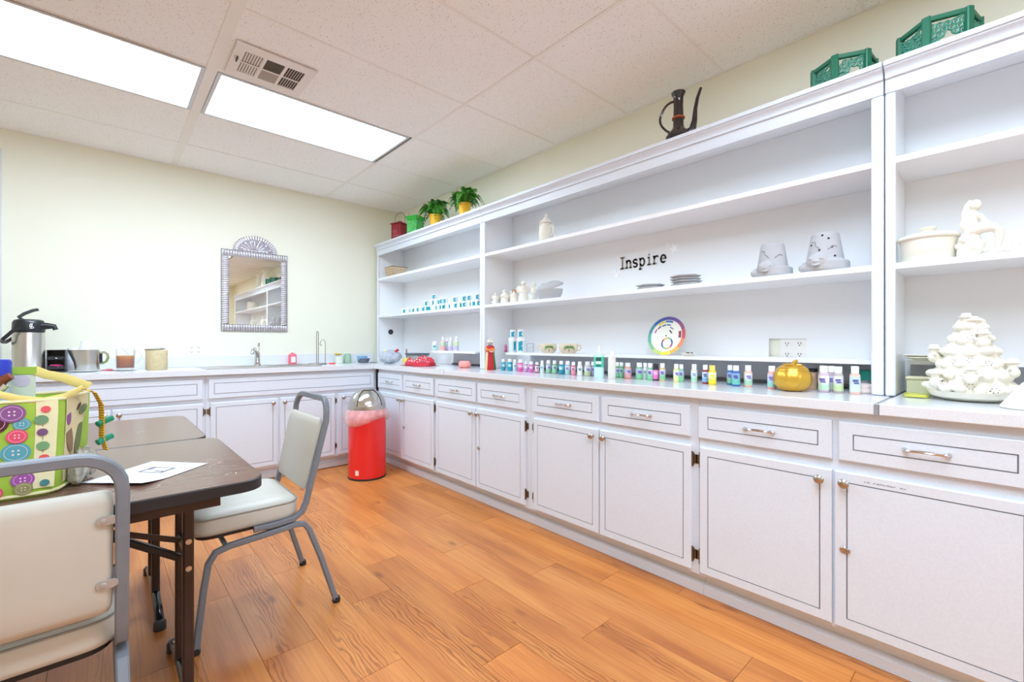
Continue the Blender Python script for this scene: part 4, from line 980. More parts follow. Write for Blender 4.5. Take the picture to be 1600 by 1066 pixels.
# on the middle riser
def bigjar(p, X, r, h, Z, label, kind): jar(label, X, yx(p, X), Z, r, h, kind, 'white and teal paint jars on the middle riser', 1.05)
bottle('small dark pink bottle left of the jar stack on the middle riser', 2.31, yx(790, 2.31), ZR, .013, .062, (170, 70, 120), ((210, 120, 160), (190, 90, 140)), (214, 150, 180), group='bottles on the middle riser', print_=None)
bigjar(800.5, 2.30, .029, .108, ZR, 'larger white and teal paint jar, left of the pair on the middle riser', 1)
bigjar(813.5, 2.28, .029, .108, ZR, 'larger blue and white paint jar, right of the pair on the middle riser', 0)
bigjar(801.5, 2.30, .022, .060, ZR+.1086, 'small paint jar on top of the left large jar', 0)
bigjar(813.5, 2.28, .023, .060, ZR+.1086, 'small paint jar on top of the right large jar', 0)
t = thing('wire_stand', 'small clear acrylic stand beside the jar stack', 'stand', (2.34, yx(828, 2.34), ZR))
G().tube([(0, .035, .001), (0, .035, .062), (0, -.035, .066), (0, -.035, .001)], .0022, 6).obj('frame', M('thin_grey', (140, 144, 150), .4), t); G().box(-.001, .001, -.033, .033, .003, .060).obj('pane', M('pane_clear', (226, 230, 236), .1, alpha=.35), t, smooth=False)
def palm_cup(p, X, label, s, hs):
    Y = yx(p, X); t = thing('palm_cup', label, 'cup', (X, Y, ZR), fc(X, Y), 'palm cups on the riser')
    CR = M('coconut_cream', (226, 212, 188), .5, vary=.06, scale=60)
    G().lathe([(0, 0), (.032, 0), (.045, .014), (.052, .04), (.047, .066), (.044, .066), (.048, .04), (.04, .016), (0, .006)], 26, sx=.9*s, sy=s).obj('cup', CR, t)
    G().tube([(0, hs*.045*s, .055), (0, hs*.062*s, .052), (0, hs*.067*s, .036), (0, hs*.058*s, .022), (0, hs*.045*s, .020)], .005, 8).obj('handle', CR, t)
    g = G()
    def surf(u, z): # angle about the cup, facing the room
        r = (.052 - abs(z-.04)**1.6*1.9)*s*1.02; a = PI+u; return (r*.9*math.cos(a), r*math.sin(a), z)
    for k in range(8):
        an = PI*(-.15+1.3*k/7); pts = []
        for q in range(5):
            d = q/4; pts.append((.10+.62*d*math.cos(an), .042+.022*d*math.sin(an)-.010*d*d))
        for (a, b2) in zip(pts, pts[1:]):
            wz = .0032; g.quad(surf(a[0], a[1]-wz), surf(b2[0], b2[1]-wz*.7), surf(b2[0], b2[1]+wz*.7), surf(a[0], a[1]+wz))
    g.obj('palm_leaves', M('palm_green', (96, 140, 62), .5), t, smooth=False)
    g = G(); g.quad(surf(.02, .012), surf(.10, .012), surf(.13, .042), surf(.08, .042)); g.obj('palm_trunk', M('trunk_brown', (110, 74, 52), .6), t, smooth=False)
palm_cup(857, 2.285, 'cream cup with a painted palm, left of the pair on the riser', 1.12, 1)
palm_cup(888, 2.285, 'cream cup with a painted palm, right of the pair on the riser', 1.26, -1)
# colour wheel leaning on the back
cwY, cwX = yx(1036.5, 2.33), 2.33
t = thing('color_wheel', 'round cardboard colour wheel leaning against the shelf back', 'color wheel', (cwX, cwY, ZR+.001))
R0 = .113; F = Matrix.Translation((0, 0, R0)) @ Matrix(((0, 0, -1, 0), (-1, 0, 0, 0), (0, 1, 0, 0), (0, 0, 0, 1)))
TILT = Matrix.Rotation(.28, 4, 'Y'); F = TILT @ F
def ann(g, r0, r1, a0, a1, w0, w1, cu=0, cv=0, n=6):
    P = [(cu+r1*math.cos(a0+(a1-a0)*k/n), cv+r1*math.sin(a0+(a1-a0)*k/n)) for k in range(n+1)]+[(cu+r0*math.cos(a1-(a1-a0)*k/n), cv+r0*math.sin(a1-(a1-a0)*k/n)) for k in range(n+1)]
    g.prism(P, w0, w1)
g = G(F); g.lathe([(0, -.002), (R0-.002, -.002), (R0-.002, 0), (0, 0)], 48); g.obj('card', M('card_cream', (236, 232, 212), .6), t, smooth=False)
hues = [(206, 84, 96), (150, 84, 130), (112, 84, 160), (84, 84, 160), (56, 96, 166), (70, 140, 160), (84, 176, 160), (130, 190, 140), (190, 210, 110), (236, 222, 70), (246, 180, 80), (236, 140, 100)]
for k, c in enumerate(hues):   # u runs away from the camera, so count from the far (left) side
    g = G(F); a = k*PI/6; ann(g, R0-.019, R0, PI-a-PI+.0, PI-a-PI+PI/6, .0002, .0010) if False else ann(g, R0-.019, R0, -.15+PI-(PI-a), -.15+a+PI/6, .0002, .0012)
    g.obj('hue_segment', M('hue_%d' % k, c, .5), t, smooth=False)
g = G(F); g.lathe([(0, .0002), (R0-.022, .0002), (R0-.022, .0016), (0, .0016)], 48); inner = g.obj('dial', M('dial_white', (240, 238, 226), .6), t, smooth=False)
for k, (a, r, c) in enumerate([(2.35, .068, (70, 70, 90)), (1.9, .064, (74, 84, 110)), (1.45, .064, (70, 110, 160)), (1.0, .052, (150, 150, 160)), (.75, .034, (80, 80, 90)), (2.75, .073, (170, 80, 150))]):
    g = G(F @ Matrix.Rotation(PI-a-.3 if False else a, 4, 'Z') @ Matrix.Translation((r, 0, .0017))); g.box(-.004, .004, -.012, .012, 0, .0005); g.obj('swatch', M('sw_%d' % k, c, .5), inner, smooth=False)
g = G(F); ann(g, R0-.036, R0-.024, 1.75, 2.3, .0017, .0022); g.obj('swatch', M('sw_y', (226, 214, 90), .5), inner, smooth=False)
g = G(F); ann(g, R0-.034, R0-.023, 1.2, 1.72, .0017, .0022); g.obj('swatch', M('sw_b', (56, 120, 180), .5), inner, smooth=False)
g = G(F); ann(g, R0-.038, R0-.023, -.15, .32, .0017, .0022); g.obj('swatch', M('sw_m', (140, 60, 80), .5), inner, smooth=False)
for k in range(8):
    g = G(F); ann(g, .026, .035, k*PI/4, (k+1)*PI/4, .0017, .0024, 0.012, -.045); g.obj('mini_hue', MATS['hue_%d' % ((k*3+4) % 12)], inner, smooth=False)
g = G(F); g.lathe([(0, .0017), (.004, .0017), (.003, .004), (0, .004)], 10); g.obj('rivet', BLACK, inner)
t = thing('seed_dish', 'shallow white dish of dark bits beside the colour wheel', 'dish', (2.29, yx(1076, 2.29), ZR))
G().lathe([(0, 0), (.022, 0), (.042, .014), (.040, .015), (.02, .004), (0, .004)], 22).obj('dish', CERAM, t)
for k in range(7): a = k*2.4; G().ball((.018*math.cos(a)*(k % 3)/2, .018*math.sin(a)*(k % 3)/2, .013+.003*(k % 2)), (.008, .005, .004), 8, 6).obj('dark_bit', M('seed_dark', (60, 50, 44), .7), t)
# gold pumpkin
t = thing('gold_pumpkin', 'gold painted ceramic pumpkin jar among the bottles', 'pumpkin jar', (2.135, yx(1238, 2.135), ZT), .3)
GOLD = M('gold_paint', (214, 168, 62), .32, .55)
rib = lambda a, k, z: 1+.055*abs(math.cos(a*4.5))
G().lathe([(0, 0), (.030, 0), (.046, .006), (.064, .028), (.069, .05), (.064, .074), (.056, .086), (0, .086)], 54, wob=rib).obj('pot', GOLD, t)
ld = G().lathe([(.057, .0865), (.054, .094), (.040, .104), (.02, .109), (0, .109)], 54, wob=rib).obj('lid', GOLD, t)
G().tube([(0, 0, .106), (.004, -.006, .118), (.014, -.016, .126)], [.011, .008, .006], 8).obj('stem', GOLD, ld)
for k in range(4):
    a = 1.2+k*1.5; G().ball((.026*math.cos(a), .026*math.sin(a), .108), (.018, .014, .006), 8, 6).jitter(.004, 80).obj('leaf', GOLD, ld)
t = thing('brush_jar', 'tan jar with a flat black lid behind the gold pumpkin', 'jar', (2.27, yx(1265, 2.27), ZT))
G().lathe([(0, 0), (.025, 0), (.027, .003), (.027, .076), (0, .076)], 20).obj('jar', M('tan_jar', (214, 178, 146), .4), t); G().lathe([(0, .0765), (.030, .0765), (.030, .088), (.028, .09), (0, .09)], 20).obj('lid', BLACKP, t)
t = thing('powder_tin', 'round pale pink tin beside the right post', 'tin', (2.25, yx(1352, 2.25)+.004, ZT))
PP = M('pale_pink', (242, 222, 214), .4); G().lathe([(0, 0), (.036, 0), (.042, .008), (.041, .024), (0, .024)], 24).obj('tin', PP, t); G().lathe([(.0425, .0245), (.042, .032), (.03, .037), (0, .038)], 24).obj('lid', PP, t)
t = thing('glass_jar', 'small lidded jar of grey beads behind the pink tin, with teal cloth over it', 'jar', (2.31, .402, ZT)); G().lathe([(0, 0), (.03, 0), (.032, .05), (0, .05)], 20).obj('jar', M('grey_glass', (168, 172, 178), .2), t)
G().box(-.036, .036, -.034, .034, .051, .090).jitter(.006, 40).obj('teal_cloth', M('teal_cloth', (16, 128, 112), .6), t, smooth=False)

# ------------------------------------------------------------------ ceramics on the shelves
ZU = 1.8055
def figurine(label, p, X, h, mat, wings=False, star=False, tall=1.0, hair=None, dy=0.0, name='nativity_figurine', grp='white nativity figurines', Z=ZS, Y=None):
    Y = yx(p, X) if Y is None else Y
    Y = min(Y, 2.69-h*.2) if Z == ZS and Y > 2 else Y
    t = thing(name, label, 'figurine', (X, Y, Z), fc(X, Y), grp)
    g = G(); r = h*.24*tall
    g.lathe([(0, 0), (r, 0), (r*1.02, h*.05), (r*.82, h*.3), (r*.66, h*.52), (r*.70, h*.62), (r*.4, h*.7), (r*.22, h*.74), (0, h*.75)], 16)
    g.ball((0, 0, h*.84), (h*.095, h*.095, h*.115), 12, 8); g.ball((.008*h, 0, h*.85), (h*.115, h*.115, h*.11), 12, 8)
    for s in (-1, 1): g.tube([(0, s*r*.55, h*.62), (-r*.35, s*r*.75, h*.48), (-r*.75, s*r*.2, h*.46)], [h*.07, h*.06, h*.04], 8)
    if wings:
        for s in (-1, 1): g.ball((r*.55, s*r*.75, h*.58), (h*.05, h*.16, h*.2), 10, 8)
    if star: 
        for k in range(5): a = k*2*PI/5; g.ball((-r*.1, r*1.1*math.cos(a), h*.2+h*.1*math.sin(a)), h*.09, 8, 6)
    g.obj('body', mat, t, remesh=h*.028, soften=2)
    if hair: G().ball((.004, 0, h*.87), (h*.14, h*.15, h*.13), 14, 10).jitter(h*.02, 60).obj('hair', hair, t)
    return t
figurine('small white winged nativity figure at the far left of the group', 772, 2.25, .098, CERAM, True, True)
figurine('white nativity figure standing behind the small winged one', 780, 2.33, .125, CERAM)
figurine('white kneeling nativity figure in front, second from the left', 788.5, 2.235, .112, CERAM, tall=1.15)
figurine('pale nativity figure at the back between the two kneeling ones', 799, 2.40, .125, CERAM, True)
figurine('white nativity figure with copper hair', 803, 2.245, .098, CERAM, tall=1.2, hair=M('copper_hair', (196, 120, 74), .7))
figurine('tall white nativity figure with wide robes, right of the group', 818, 2.265, .160, CERAM, True, tall=1.05)
figurine('white nativity figure half hidden behind the grey casserole', 834, 2.39, .165, CERAM, tall=.8)
t = thing('oval_casserole', 'grey oval lidded dish propped up beside the nativity figures', 'dish', (2.27, yx(858, 2.27), ZS), 0)
g = G(); g.lathe([(0, 0), (.080, 0), (.104, .035), (.110, .068), (0, .068)], 36, sx=.62, sy=1); g.obj('base', GREYC, t)
g = G(); g.lathe([(.114, 0), (.112, .012), (.085, .03), (.04, .04), (0, .041)], 36, sx=.62, sy=1); g.tube([(-.02, -.05, .036), (-.02, .05, .036)], .004, 6); g.tube([(.0, -.06, .039), (.0, .06, .039)], .003, 6)
o = g.obj('lid', GREYC, t, (.008, 0, .082)); o.rotation_euler = (-.09, -.38, 0)
t = thing('lidded_pitcher', 'white bisque pitcher with a pointed lid on the upper shelf', 'pitcher', (2.27, yx(853, 2.27), ZU-.0), 0)
g = G(); g.lathe([(0, 0), (.036, 0), (.046, .02), (.050, .06), (.046, .10), (.036, .125), (.030, .135), (0, .135)], 26); g.tube([(0, -.044, .105), (0, -.068, .112), (0, -.072, .085), (0, -.062, .055), (0, -.046, .045)], .007, 8)
g.tube([(0, .036, .09), (0, .05, .115), (0, .052, .15), (0, .047, .165)], [.016, .012, .009, .006], 8); g.obj('body', CERAM, t, remesh=.0028, soften=2)
G().lathe([(.037, .136), (.034, .148), (.020, .168), (.009, .178), (.011, .188), (.006, .205), (0, .207)], 22).obj('lid', CERAM, t)
t = thing('berry_basket', 'small wooden slat basket on the top left shelf', 'basket', (2.29, yx(612, 2.29)-.10, ZU), 0)
SL = M('basket_wood', (214, 190, 156), .7, vary=.15, scale=40)
for k in range(4):
    z = .004+.024*k; e = .068+.005*k; f = .072+.005*k
    for s in (-1, 1):
        G().box(s*e-.002, s*e+.002, -f, f, z, z+.021).obj('slat', SL, t, smooth=False); G().box(-e+.003, e-.003, s*f-.002, s*f+.002, z, z+.021).obj('slat', SL, t, smooth=False)
G().box(-.065, .065, -.069, .069, .0005, .0035).obj('bottom', SL, t, smooth=False)
g = G(); g.tube([(x, y, .101) for x, y in rpoly(-.085, .085, -.089, .089, .01, 2)], .004, 6, closed=True); g.obj('rim', M('rim_brown', (150, 110, 80), .6), t)
# hexagonal grey coaster stacks
hexm = G().lathe([(0, 0), (.040, 0), (.0515, .0085), (.052, .0125), (.045, .0125), (.038, .0095), (0, .0095)], 6).mesh('coaster', False); hexm.materials.append(GREYC)
def coasters(p0, p1, X, n, lab):
    Y = (yx(p0, X)+yx(p1, X))/2; rr = random.Random(n)
    for k in range(n):
        o = inst('coaster', hexm, None, (X+rr.uniform(-.004, .004), Y+rr.uniform(-.006, .006), ZS+.0142*k), rr.uniform(-.15, .15)); o.scale = (1.35, 1.55, 1)
        tag(o, 'grey unglazed tile, %s in the %s' % (['bottom one', 'second up', 'third up', 'top one'][k] if n == 4 else ['lower one', 'upper one'][k], lab), 'tile', 'stacked grey tiles')
coasters(996, 1040, 2.27, 2, 'short stack below the lettering'); coasters(1048, 1096, 2.27, 4, 'taller stack right of the lettering')
def face_pot(p, X, s, holes, label):
    t = thing('face_pot', label, 'pot', (X, yx(p, X), ZS), fc(X, yx(p, X))-.22, 'upturned grey pots'); h = .165*s
    g = G(); g.lathe([(0, 0), (.078*s, 0), (.080*s, .004), (.080*s, .03*s), (.070*s, .034*s), (.068*s, .05*s), (.050*s, h-.006), (.046*s, h), (0, h)], 40)
    g.ball((-.066*s, .012*s, .042*s), (.030*s, .040*s, .034*s), 16, 10); g.ball((-.092*s, .012*s, .038*s), (.010*s, .012*s, .008*s), 10, 8)
    for sy in (-.006, .030): g.ball((-.090*s, sy*s, .050*s), (.006*s, .009*s, .004*s), 10, 8)
    g.tube([(-.094*s, -.002*s, .024*s), (-.098*s, .012*s, .022*s), (-.094*s, .026*s, .024*s)], .004*s, 6)
    g.ball((-.056*s, .066*s, .020*s), (.022*s, .018*s, .018*s), 12, 8); g.lathe([(0, .004*s), (.084*s, .004*s), (.086*s, .010*s), (.086*s, .040*s), (.080*s, .046*s), (0, .046*s)], 36)
    g.obj('pot', GREYC, t, remesh=.0028, soften=2)
    def surf(u, z): r = .0005+s*(.068-.018*(z/s-.05)/(h/s-.056)); a = PI+u; return (r*math.cos(a), r*math.sin(a), z)
    for path in ([(-.75, .128*s), (-.42, .125*s), (-.36, .108*s), (-.15, .100*s), (-.05, .090*s)], [(.95, .10*s), (.7, .104*s), (.5, .094*s), (.36, .088*s)]):
        G().tube([surf(u, z) for u, z in path], .0022, 6).obj('crack_ridge', M('crack_grey', (150, 150, 154), .8), t)
    if holes:
        for u, z in ((.45, .135), (.05, .15), (-.75, .115), (-.1, .088), (-.62, .06), (.75, .06), (.62, .098)):
            c = Vector(surf(u, z*s)); d = Vector((c.x, c.y, 0)).normalized(); G().cyl(c-d*.004, c+d*.0006, .0042, 10).obj('hole', BLACK, t)
face_pot(1207, 2.27, .93, False, 'upturned grey clay pot with a face and cracks, no holes')
face_pot(1289, 2.27, 1.0, True, 'upturned grey clay pot with a face and round holes')
# lettering
t = thing('wall_lettering', 'mirrored Inspire lettering and stars stuck to the shelf back', 'lettering', (2.4875, yx(1005, 2.4875), 1.585))
LM = M('mirror_vinyl', (176, 178, 184), .10, 1.0); 
def stroke(g, pts, w):
    for a, b2 in zip(pts, pts[1:]):
        a, b2 = Vector(a), Vector(b2); d = (b2-a).normalized(); n = Vector((-d.y, d.x))*w/2; e = d*w*.25
        P = [a-e-n, b2+e-n, b2+e+n, a-e+n]; g.prism([(p.x, p.y) for p in P], 0, .0012)
def arcp(cx, cy, rx, ry, a0, a1, n=10): return [(cx+rx*math.cos(a0+(a1-a0)*k/n), cy+ry*math.sin(a0+(a1-a0)*k/n)) for k in range(n+1)]
LET = {'I': [[(0, 0), (0, .07)], [(-.014, 0), (.014, 0)], [(-.014, .07), (.014, .07)]],
       'n': [[(-.014, 0), (-.014, .045)], [(-.02, .045), (-.014, .045)], [(-.022, 0), (-.006, 0)], arcp(0, .03, .014, .016, PI, 0), [(.014, .03), (.014, 0)], [(.007, 0), (.022, 0)]],
       's': [arcp(0, .034, .013, .012, .3, PI*1.5), arcp(0, .011, .014, .012, PI/2, -PI*.85)],
       'p': [[(-.014, -.02), (-.014, .046)], [(-.022, -.02), (-.005, -.02)], [(-.021, .046), (-.014, .046)], arcp(.0, .023, .015, .023, PI*.85, -PI*.85, 14)],
       'i': [[(0, 0), (0, .044)], [(-.01, .044), (0, .044)], [(-.012, 0), (.012, 0)], [(-.001, .058), (.001, .064)]],
       'r': [[(-.010, 0), (-.010, .045)], [(-.018, .045), (-.010, .045)], [(-.02, 0), (.003, 0)], arcp(.006, .028, .015, .017, PI*.95, PI*.25, 6)],
       'e': [[(-.015, .024), (.016, .024)], arcp(0, .022, .016, .022, 0, PI*1.75, 16)]}
FL = Matrix(((0, 0, -1, 0), (-1, 0, 0, 0), (0, 1, 0, 0), (0, 0, 0, 1)))      # reads left to right from the room
us = [-.150, -.104, -.056, -.006, .042, .086, .136]
for ch, u in zip('Inspire', us):
    g = G(FL @ Matrix.Translation((u, .008+.05*(u+.15)*.25, .0006)))
    for st_ in LET[ch]: stroke(g, st_, .0112)
    g.obj('letter', LM, t, smooth=False)
for u, v, s in ((.205, .085, .034), (.165, .112, .022), (-.195, -.03, .028), (-.215, -.005, .016), (-.172, -.012, .016)):
    g = G(FL @ Matrix.Translation((u, v, .0006)) @ Matrix.Rotation(.3, 4, 'Z')); g.prism([((s if k % 2 == 0 else s*.45)*math.cos(PI/2+k*PI/5), (s if k % 2 == 0 else s*.45)*math.sin(PI/2+k*PI/5)) for k in range(10)], 0, .0012)
    g.obj('star', M('star_glare_white', (250, 250, 252), .3, .15), t, smooth=False)  # near-white colour stands in for ceiling lights reflected by the mirrored stars

# ------------------------------------------------------------------ right shelving ceramics
t = thing('oval_casserole', 'white oval casserole dish with a crimped lid on the right shelf', 'dish', (2.275, yx(1450, 2.275), ZS), .0)
G().lathe([(0, 0), (.090, 0), (.096, .006), (.100, .06), (.103, .082), (0, .082)], 44, sx=.75, sy=.78).obj('dish', CERAM, t)
ld = G().lathe([(.106, .0825), (.112, .088), (.109, .096), (.09, .103), (.04, .112), (0, .114)], 72, sx=.75, sy=.78, wob=lambda a, k, z: 1+(.018*math.sin(a*22) if k in (1, 2) else 0)).obj('lid', CERAM, t)
G().lathe([(.022, .112), (.018, .118), (.026, .126), (.02, .132), (0, .134)], 18).obj('knob', CERAM, ld)
t = thing('mermaid_figurine', 'white bisque mermaid sitting on a rock on the right shelf', 'figurine', (2.25, yx(1531, 2.25), ZS), 0)
g = G()      # local: y+ is to the left as seen from the room, x- towards the room
g.ball((0, .022, .035), (.034, .036, .036), 14, 10); g.ball((.0, .026, .062), (.026, .030, .026), 12, 8); g.ball((-.008, .036, .018), (.026, .024, .02), 12, 8)
g.tube([(0, .018, .085), (0, .022, .105), (0, .020, .125), (0, .016, .143), (0, .014, .152)], [.022, .020, .017, .020, .012], 12)          # trunk
g.tube([(0, .014, .15), (0, .013, .165)], [.008, .008], 8); g.ball((-.002, .010, .178), (.0155, .016, .019), 12, 10)
g.tube([(.010, .016, .195), (.014, .026, .18), (.012, .034, .155), (.008, .036, .13), (.004, .034, .112)], [.013, .016, .015, .011, .006], 8)   # long hair
g.tube([(-.004, .018, .09), (-.010, -.006, .096), (-.012, -.032, .094), (-.010, -.046, .082), (-.008, -.048, .06), (-.006, -.044, .035), (-.006, -.042, .018)], [.021, .019, .016, .014, .012, .009, .006], 10)   # tail over the knee
g.tube([(-.006, -.042, .02), (-.012, -.058, .008), (-.014, -.066, .005)], [.007, .008, .002], 8); g.tube([(-.006, -.042, .02), (-.010, -.030, .006), (-.012, -.022, .005)], [.007, .008, .002], 8)
g.tube([(-.004, .0, .143), (-.012, -.010, .122), (-.014, -.024, .108)], [.008, .007, .005], 8); g.tube([(.002, .034, .143), (.0, .046, .118), (.002, .040, .095), (.004, .036, .085)], [.008, .007, .006, .005], 8)
for k in range(10): a = k*2.39; g.ball((.03*math.cos(a), .022+.034*math.sin(a), .012+.005*k), .010, 8, 6)
for v in g.bm.verts: v.co.z = max(v.co.z, .0015)
o = g.obj('body', CERAM, t, remesh=.0024, soften=1); o.scale = (.98, .98, 1.02)
t = thing('ceramic_crab', 'small white bisque crab at the right edge of the shelf', 'figurine', (2.24, yx(1588, 2.24), ZS))
g = G().ball((0, 0, .012), (.018, .02, .011), 12, 8)
for s in (-1, 1): g.tube([(-.006, s*.016, .012), (-.014, s*.03, .014), (-.022, s*.026, .018)], [.006, .006, .008], 8); g.ball((-.012, s*.008, .026), .005, 8, 6)
g.obj('body', CERAM, t, remesh=.0022, soften=1)
def xmas_tree(name, label, X, Y, Rb, H, seed):
    rr = random.Random(seed); t = thing(name, label, 'ceramic tree', (X, Y, ZT), .0)
    G().lathe([(0, 0), (Rb*.55, 0), (Rb*.9, H*.05), (Rb, H*.12), (0, H*.12)], 44).obj('base', CERAM, t)
    g = G(); n = 6
    g.lathe([(0, H*.09), (Rb*.9, H*.09), (Rb*.8, H*.35), (Rb*.55, H*.6), (Rb*.3, H*.85), (0, H*.95)], 30)
    for k in range(n):
        z = H*(.15+.78*k/(n-1)*.95); R = Rb*(1.0-.70*(k/(n-1))); m_ = int(17-1.9*k)
        for q in range(m_):
            a = 2*PI*(q+.5*(k % 2))/m_+rr.uniform(-.1, .1)
            rad = R*rr.uniform(.84, 1.0); s = rr.uniform(.85, 1.15)
            g.ball((rad*math.cos(a), rad*math.sin(a), z+rr.uniform(-.02, .02)*H), (Rb*.17*s, Rb*.17*s, H*.052*s), 10, 7)
            g.tube([(rad*.5*math.cos(a), rad*.5*math.sin(a), z+H*.09), (rad*.85*math.cos(a), rad*.85*math.sin(a), z+H*.055), (rad*1.08*math.cos(a), rad*1.08*math.sin(a), z-.0*H)], [Rb*.10, Rb*.12, Rb*.05], 7)
    # little snowmen: body, brim and hat
    for (a, z, f) in ((PI+.55, .70, .55), (PI-.35, .90, .24), (PI-1.35, .52, .82), (PI+1.2, .36, .93), (PI+.05, .28, .95), (PI-.8, .22, 1.0), (PI+.3, .86, .25)):
        x, y, zz = Rb*f*math.cos(a), Rb*f*math.sin(a), H*z; u = Rb*.16
        g.ball((x, y, zz), (u, u, u), 10, 8); g.ball((x, y, zz+u*1.2), (u*.72, u*.72, u*.7), 10, 8)
        g.lathe([(0, zz+u*1.65), (u*1.15, zz+u*1.65), (u*1.1, zz+u*1.85), (u*.75, zz+u*1.9), (u*.72, zz+u*2.5), (0, zz+u*2.55)], 12, (x, y, 0))
        for s in (-1, 1): b3 = a+s*PI/2; g.tube([(x, y, zz+u*.4), (x+u*1.5*math.cos(b3), y+u*1.5*math.sin(b3), zz+u*.7)], [u*.32, u*.26], 6)
    bvh = BVHTree.FromBMesh(g.bm)
    g.obj('tiers', CERAM, t, remesh=max(.0026, Rb*.022), soften=1)
    for (u, z) in ((.05, .20), (.55, .16), (-.55, .22), (.05, .50), (-.5, .48), (.6, .47), (.05, .77)):
        for k in range(6):
            aa = 2*PI*k/6; R = Rb*(1.08-.78*max(0, (z-.12)/.86)); a = PI+u
            c = Vector((R*math.cos(a), R*math.sin(a), H*z)); tx = Vector((-math.sin(a), math.cos(a), 0)); d = Vector((math.cos(a), math.sin(a), .25)).normalized()
            p = c+tx*(.008*math.cos(aa))+Vector((0, 0, .008*math.sin(aa))); hit = bvh.ray_cast(p+d*.1, -d)[0]
            if hit: G().tube([hit-d*.006, hit+d*.0006], .0015, 6).obj('light_hole', BLACK, t)
    return t
xmas_tree('ceramic_tree', 'large white bisque Christmas tree with snowmen on the worktop', 2.235, yx(1513, 2.235)-.005, .114, .285, 3)
xmas_tree('ceramic_tree', 'second white bisque tree cut off by the right edge of the picture', 2.25, -.165, .10, .16, 8)
tag(G().lathe([(0, 0), (.062, 0), (.066, .004), (.04, .045), (.018, .078), (.006, .088), (0, .089)], 32).obj('bisque_cone', CERAM, None, (2.07, yx(1611, 2.07), ZT)), 'smooth white bisque cone at the right edge, in front of the trees', 'ceramic cone')
for k in range(2):
    tag(G().lathe([(0, 0), (.03, 0), (.066, .012), (.064, .014), (.03, .004), (0, .004)], 30).obj('plate', CERAM, None, (2.36, yx(1445, 2.36), ZR+.0085*k)), ['lower cream plate of the two on the right riser', 'upper cream plate of the two on the right riser'][k], 'plate')
t = thing('trinket_box', 'small pale green lidded box behind the ceramic tree', 'box', (2.36, yx(1437, 2.36), ZT)); PG = M('pale_green', (208, 208, 172), .5)
G().box(-.04, .04, -.035, .035, .0005, .058).obj('box', PG, t, bevel=.003); G().box(-.043, .043, -.038, .038, .0585, .070).obj('lid', M('pale_tan', (222, 212, 184), .5), t, bevel=.003)
tag(G().prism(rpoly(-.05, .05, -.035, .035, .02), 0, .010).jitter(.003, 30).obj('spoon_rest', M('lime_glaze', (206, 208, 92), .3), None, (2.235, .232, ZT+.002), .1), 'flat lime green tray lying beside the right post', 'tray')
# things only the mirror shows, on the right unit
for k, (Y, h, r, lab) in enumerate([(-.42, .36, .085, 'tall white vase with a wide lip on top of the right shelving, nearer the lanterns'), (-.88, .33, .075, 'tall white vase on top of the right shelving, nearer the far end')]):
    t = thing('tall_vase', lab, 'vase', (2.34, Y, 2.1585)); G().lathe([(0, 0), (r*.7, 0), (r, h*.3), (r*.8, h*.7), (r*.55, h*.85), (r*.95, h), (r*.9, h), (r*.5, h*.86), (0, h*.8)], 28).obj('vase', CERAM, t)
t = thing('canister', 'round white lidded canister on the upper right shelf', 'canister', (2.32, -1.35, ZU)); G().lathe([(0, 0), (.10, 0), (.105, .1), (.1, .15), (0, .15)], 28).obj('pot', CERAM, t); G().lathe([(.105, .1505), (.1, .165), (.03, .18), (.02, .19), (0, .195)], 28).obj('lid', CERAM, t)
figurine('white angel figurine, far one on the lower right shelf', 0, 2.3, .27, CERAM, True, name='angel_figurine', grp='white angel figurines', Y=-1.25)
figurine('white angel figurine, near one on the lower right shelf', 0, 2.3, .24, CERAM, True, name='angel_figurine', grp='white angel figurines', Y=-.45)

# ------------------------------------------------------------------ on top of the shelving
ZTOP = 2.1585
t = thing('tin_lantern', 'dark red tin lantern with a wire handle, in the corner on top of the shelving', 'lantern', (2.265, yx(625, 2.265), ZTOP), .35)
RT = M('red_tin', (150, 34, 48), .4)
G().box(-.062, .062, -.062, .062, 0, .172).obj('body', RT, t, bevel=.004); g = G(); a = g.ring([(-.075, -.075, .1725), (.075, -.075, .1725), (.075, .075, .1725), (-.075, .075, .1725)]); b2 = g.ring([(-.06, -.06, .186), (.06, -.06, .186), (.06, .06, .186), (-.06, .06, .186)])
g.bridge(a, b2); g.face(a[::-1]); g.face(b2); g.obj('roof', RT, t, smooth=False); G().lathe([(.022, .1865), (.022, .198), (.026, .200), (.024, .206), (0, .207)], 16).obj('chimney', RT, t)
G().tube([(0, -.066, .175)]+[(0, -.066*math.cos(PI*k/10),   .232+.066*math.sin(PI*k/10)) for k in range(11)]+[(0, .066, .175)], .0025, 6).obj('wire_handle', M('wire_rust', (120, 70, 70), .5), t)
g = G(); rr = random.Random(6)
for (v, n, hh) in ((.052, 9, .014), (.078, 6, .008), (.098, 7, .010), (.115, 5, .006), (.14, 4, .005)):
    for k in range(n):
        u = -.04+.08*(k+.3)/n
        if v > .06: u = u*.7+.01
        g.box(-.0632, -.0624, u, u+.0025, v-hh/2, v+hh/2*rr.uniform(.3, 1)); g.box(-.0632, -.0624, u, u+.006*rr.uniform(.4, 1), v-hh/2, v-hh/2+.0022)
g.obj('painted_scene', M('snow_paint', (214, 176, 182), .6), t, smooth=False)
t = thing('tin_lantern', 'bright green tin lantern between the red lantern and the ferns', 'lantern', (2.255, yx(649, 2.255), ZTOP), .35)
GT = M('green_tin', (44, 176, 60), .35); G().box(-.058, .058, -.058, .058, 0, .138).obj('body', M('green_tin_pale', (96, 204, 110), .4, vary=.35, scale=35), t, bevel=.004)
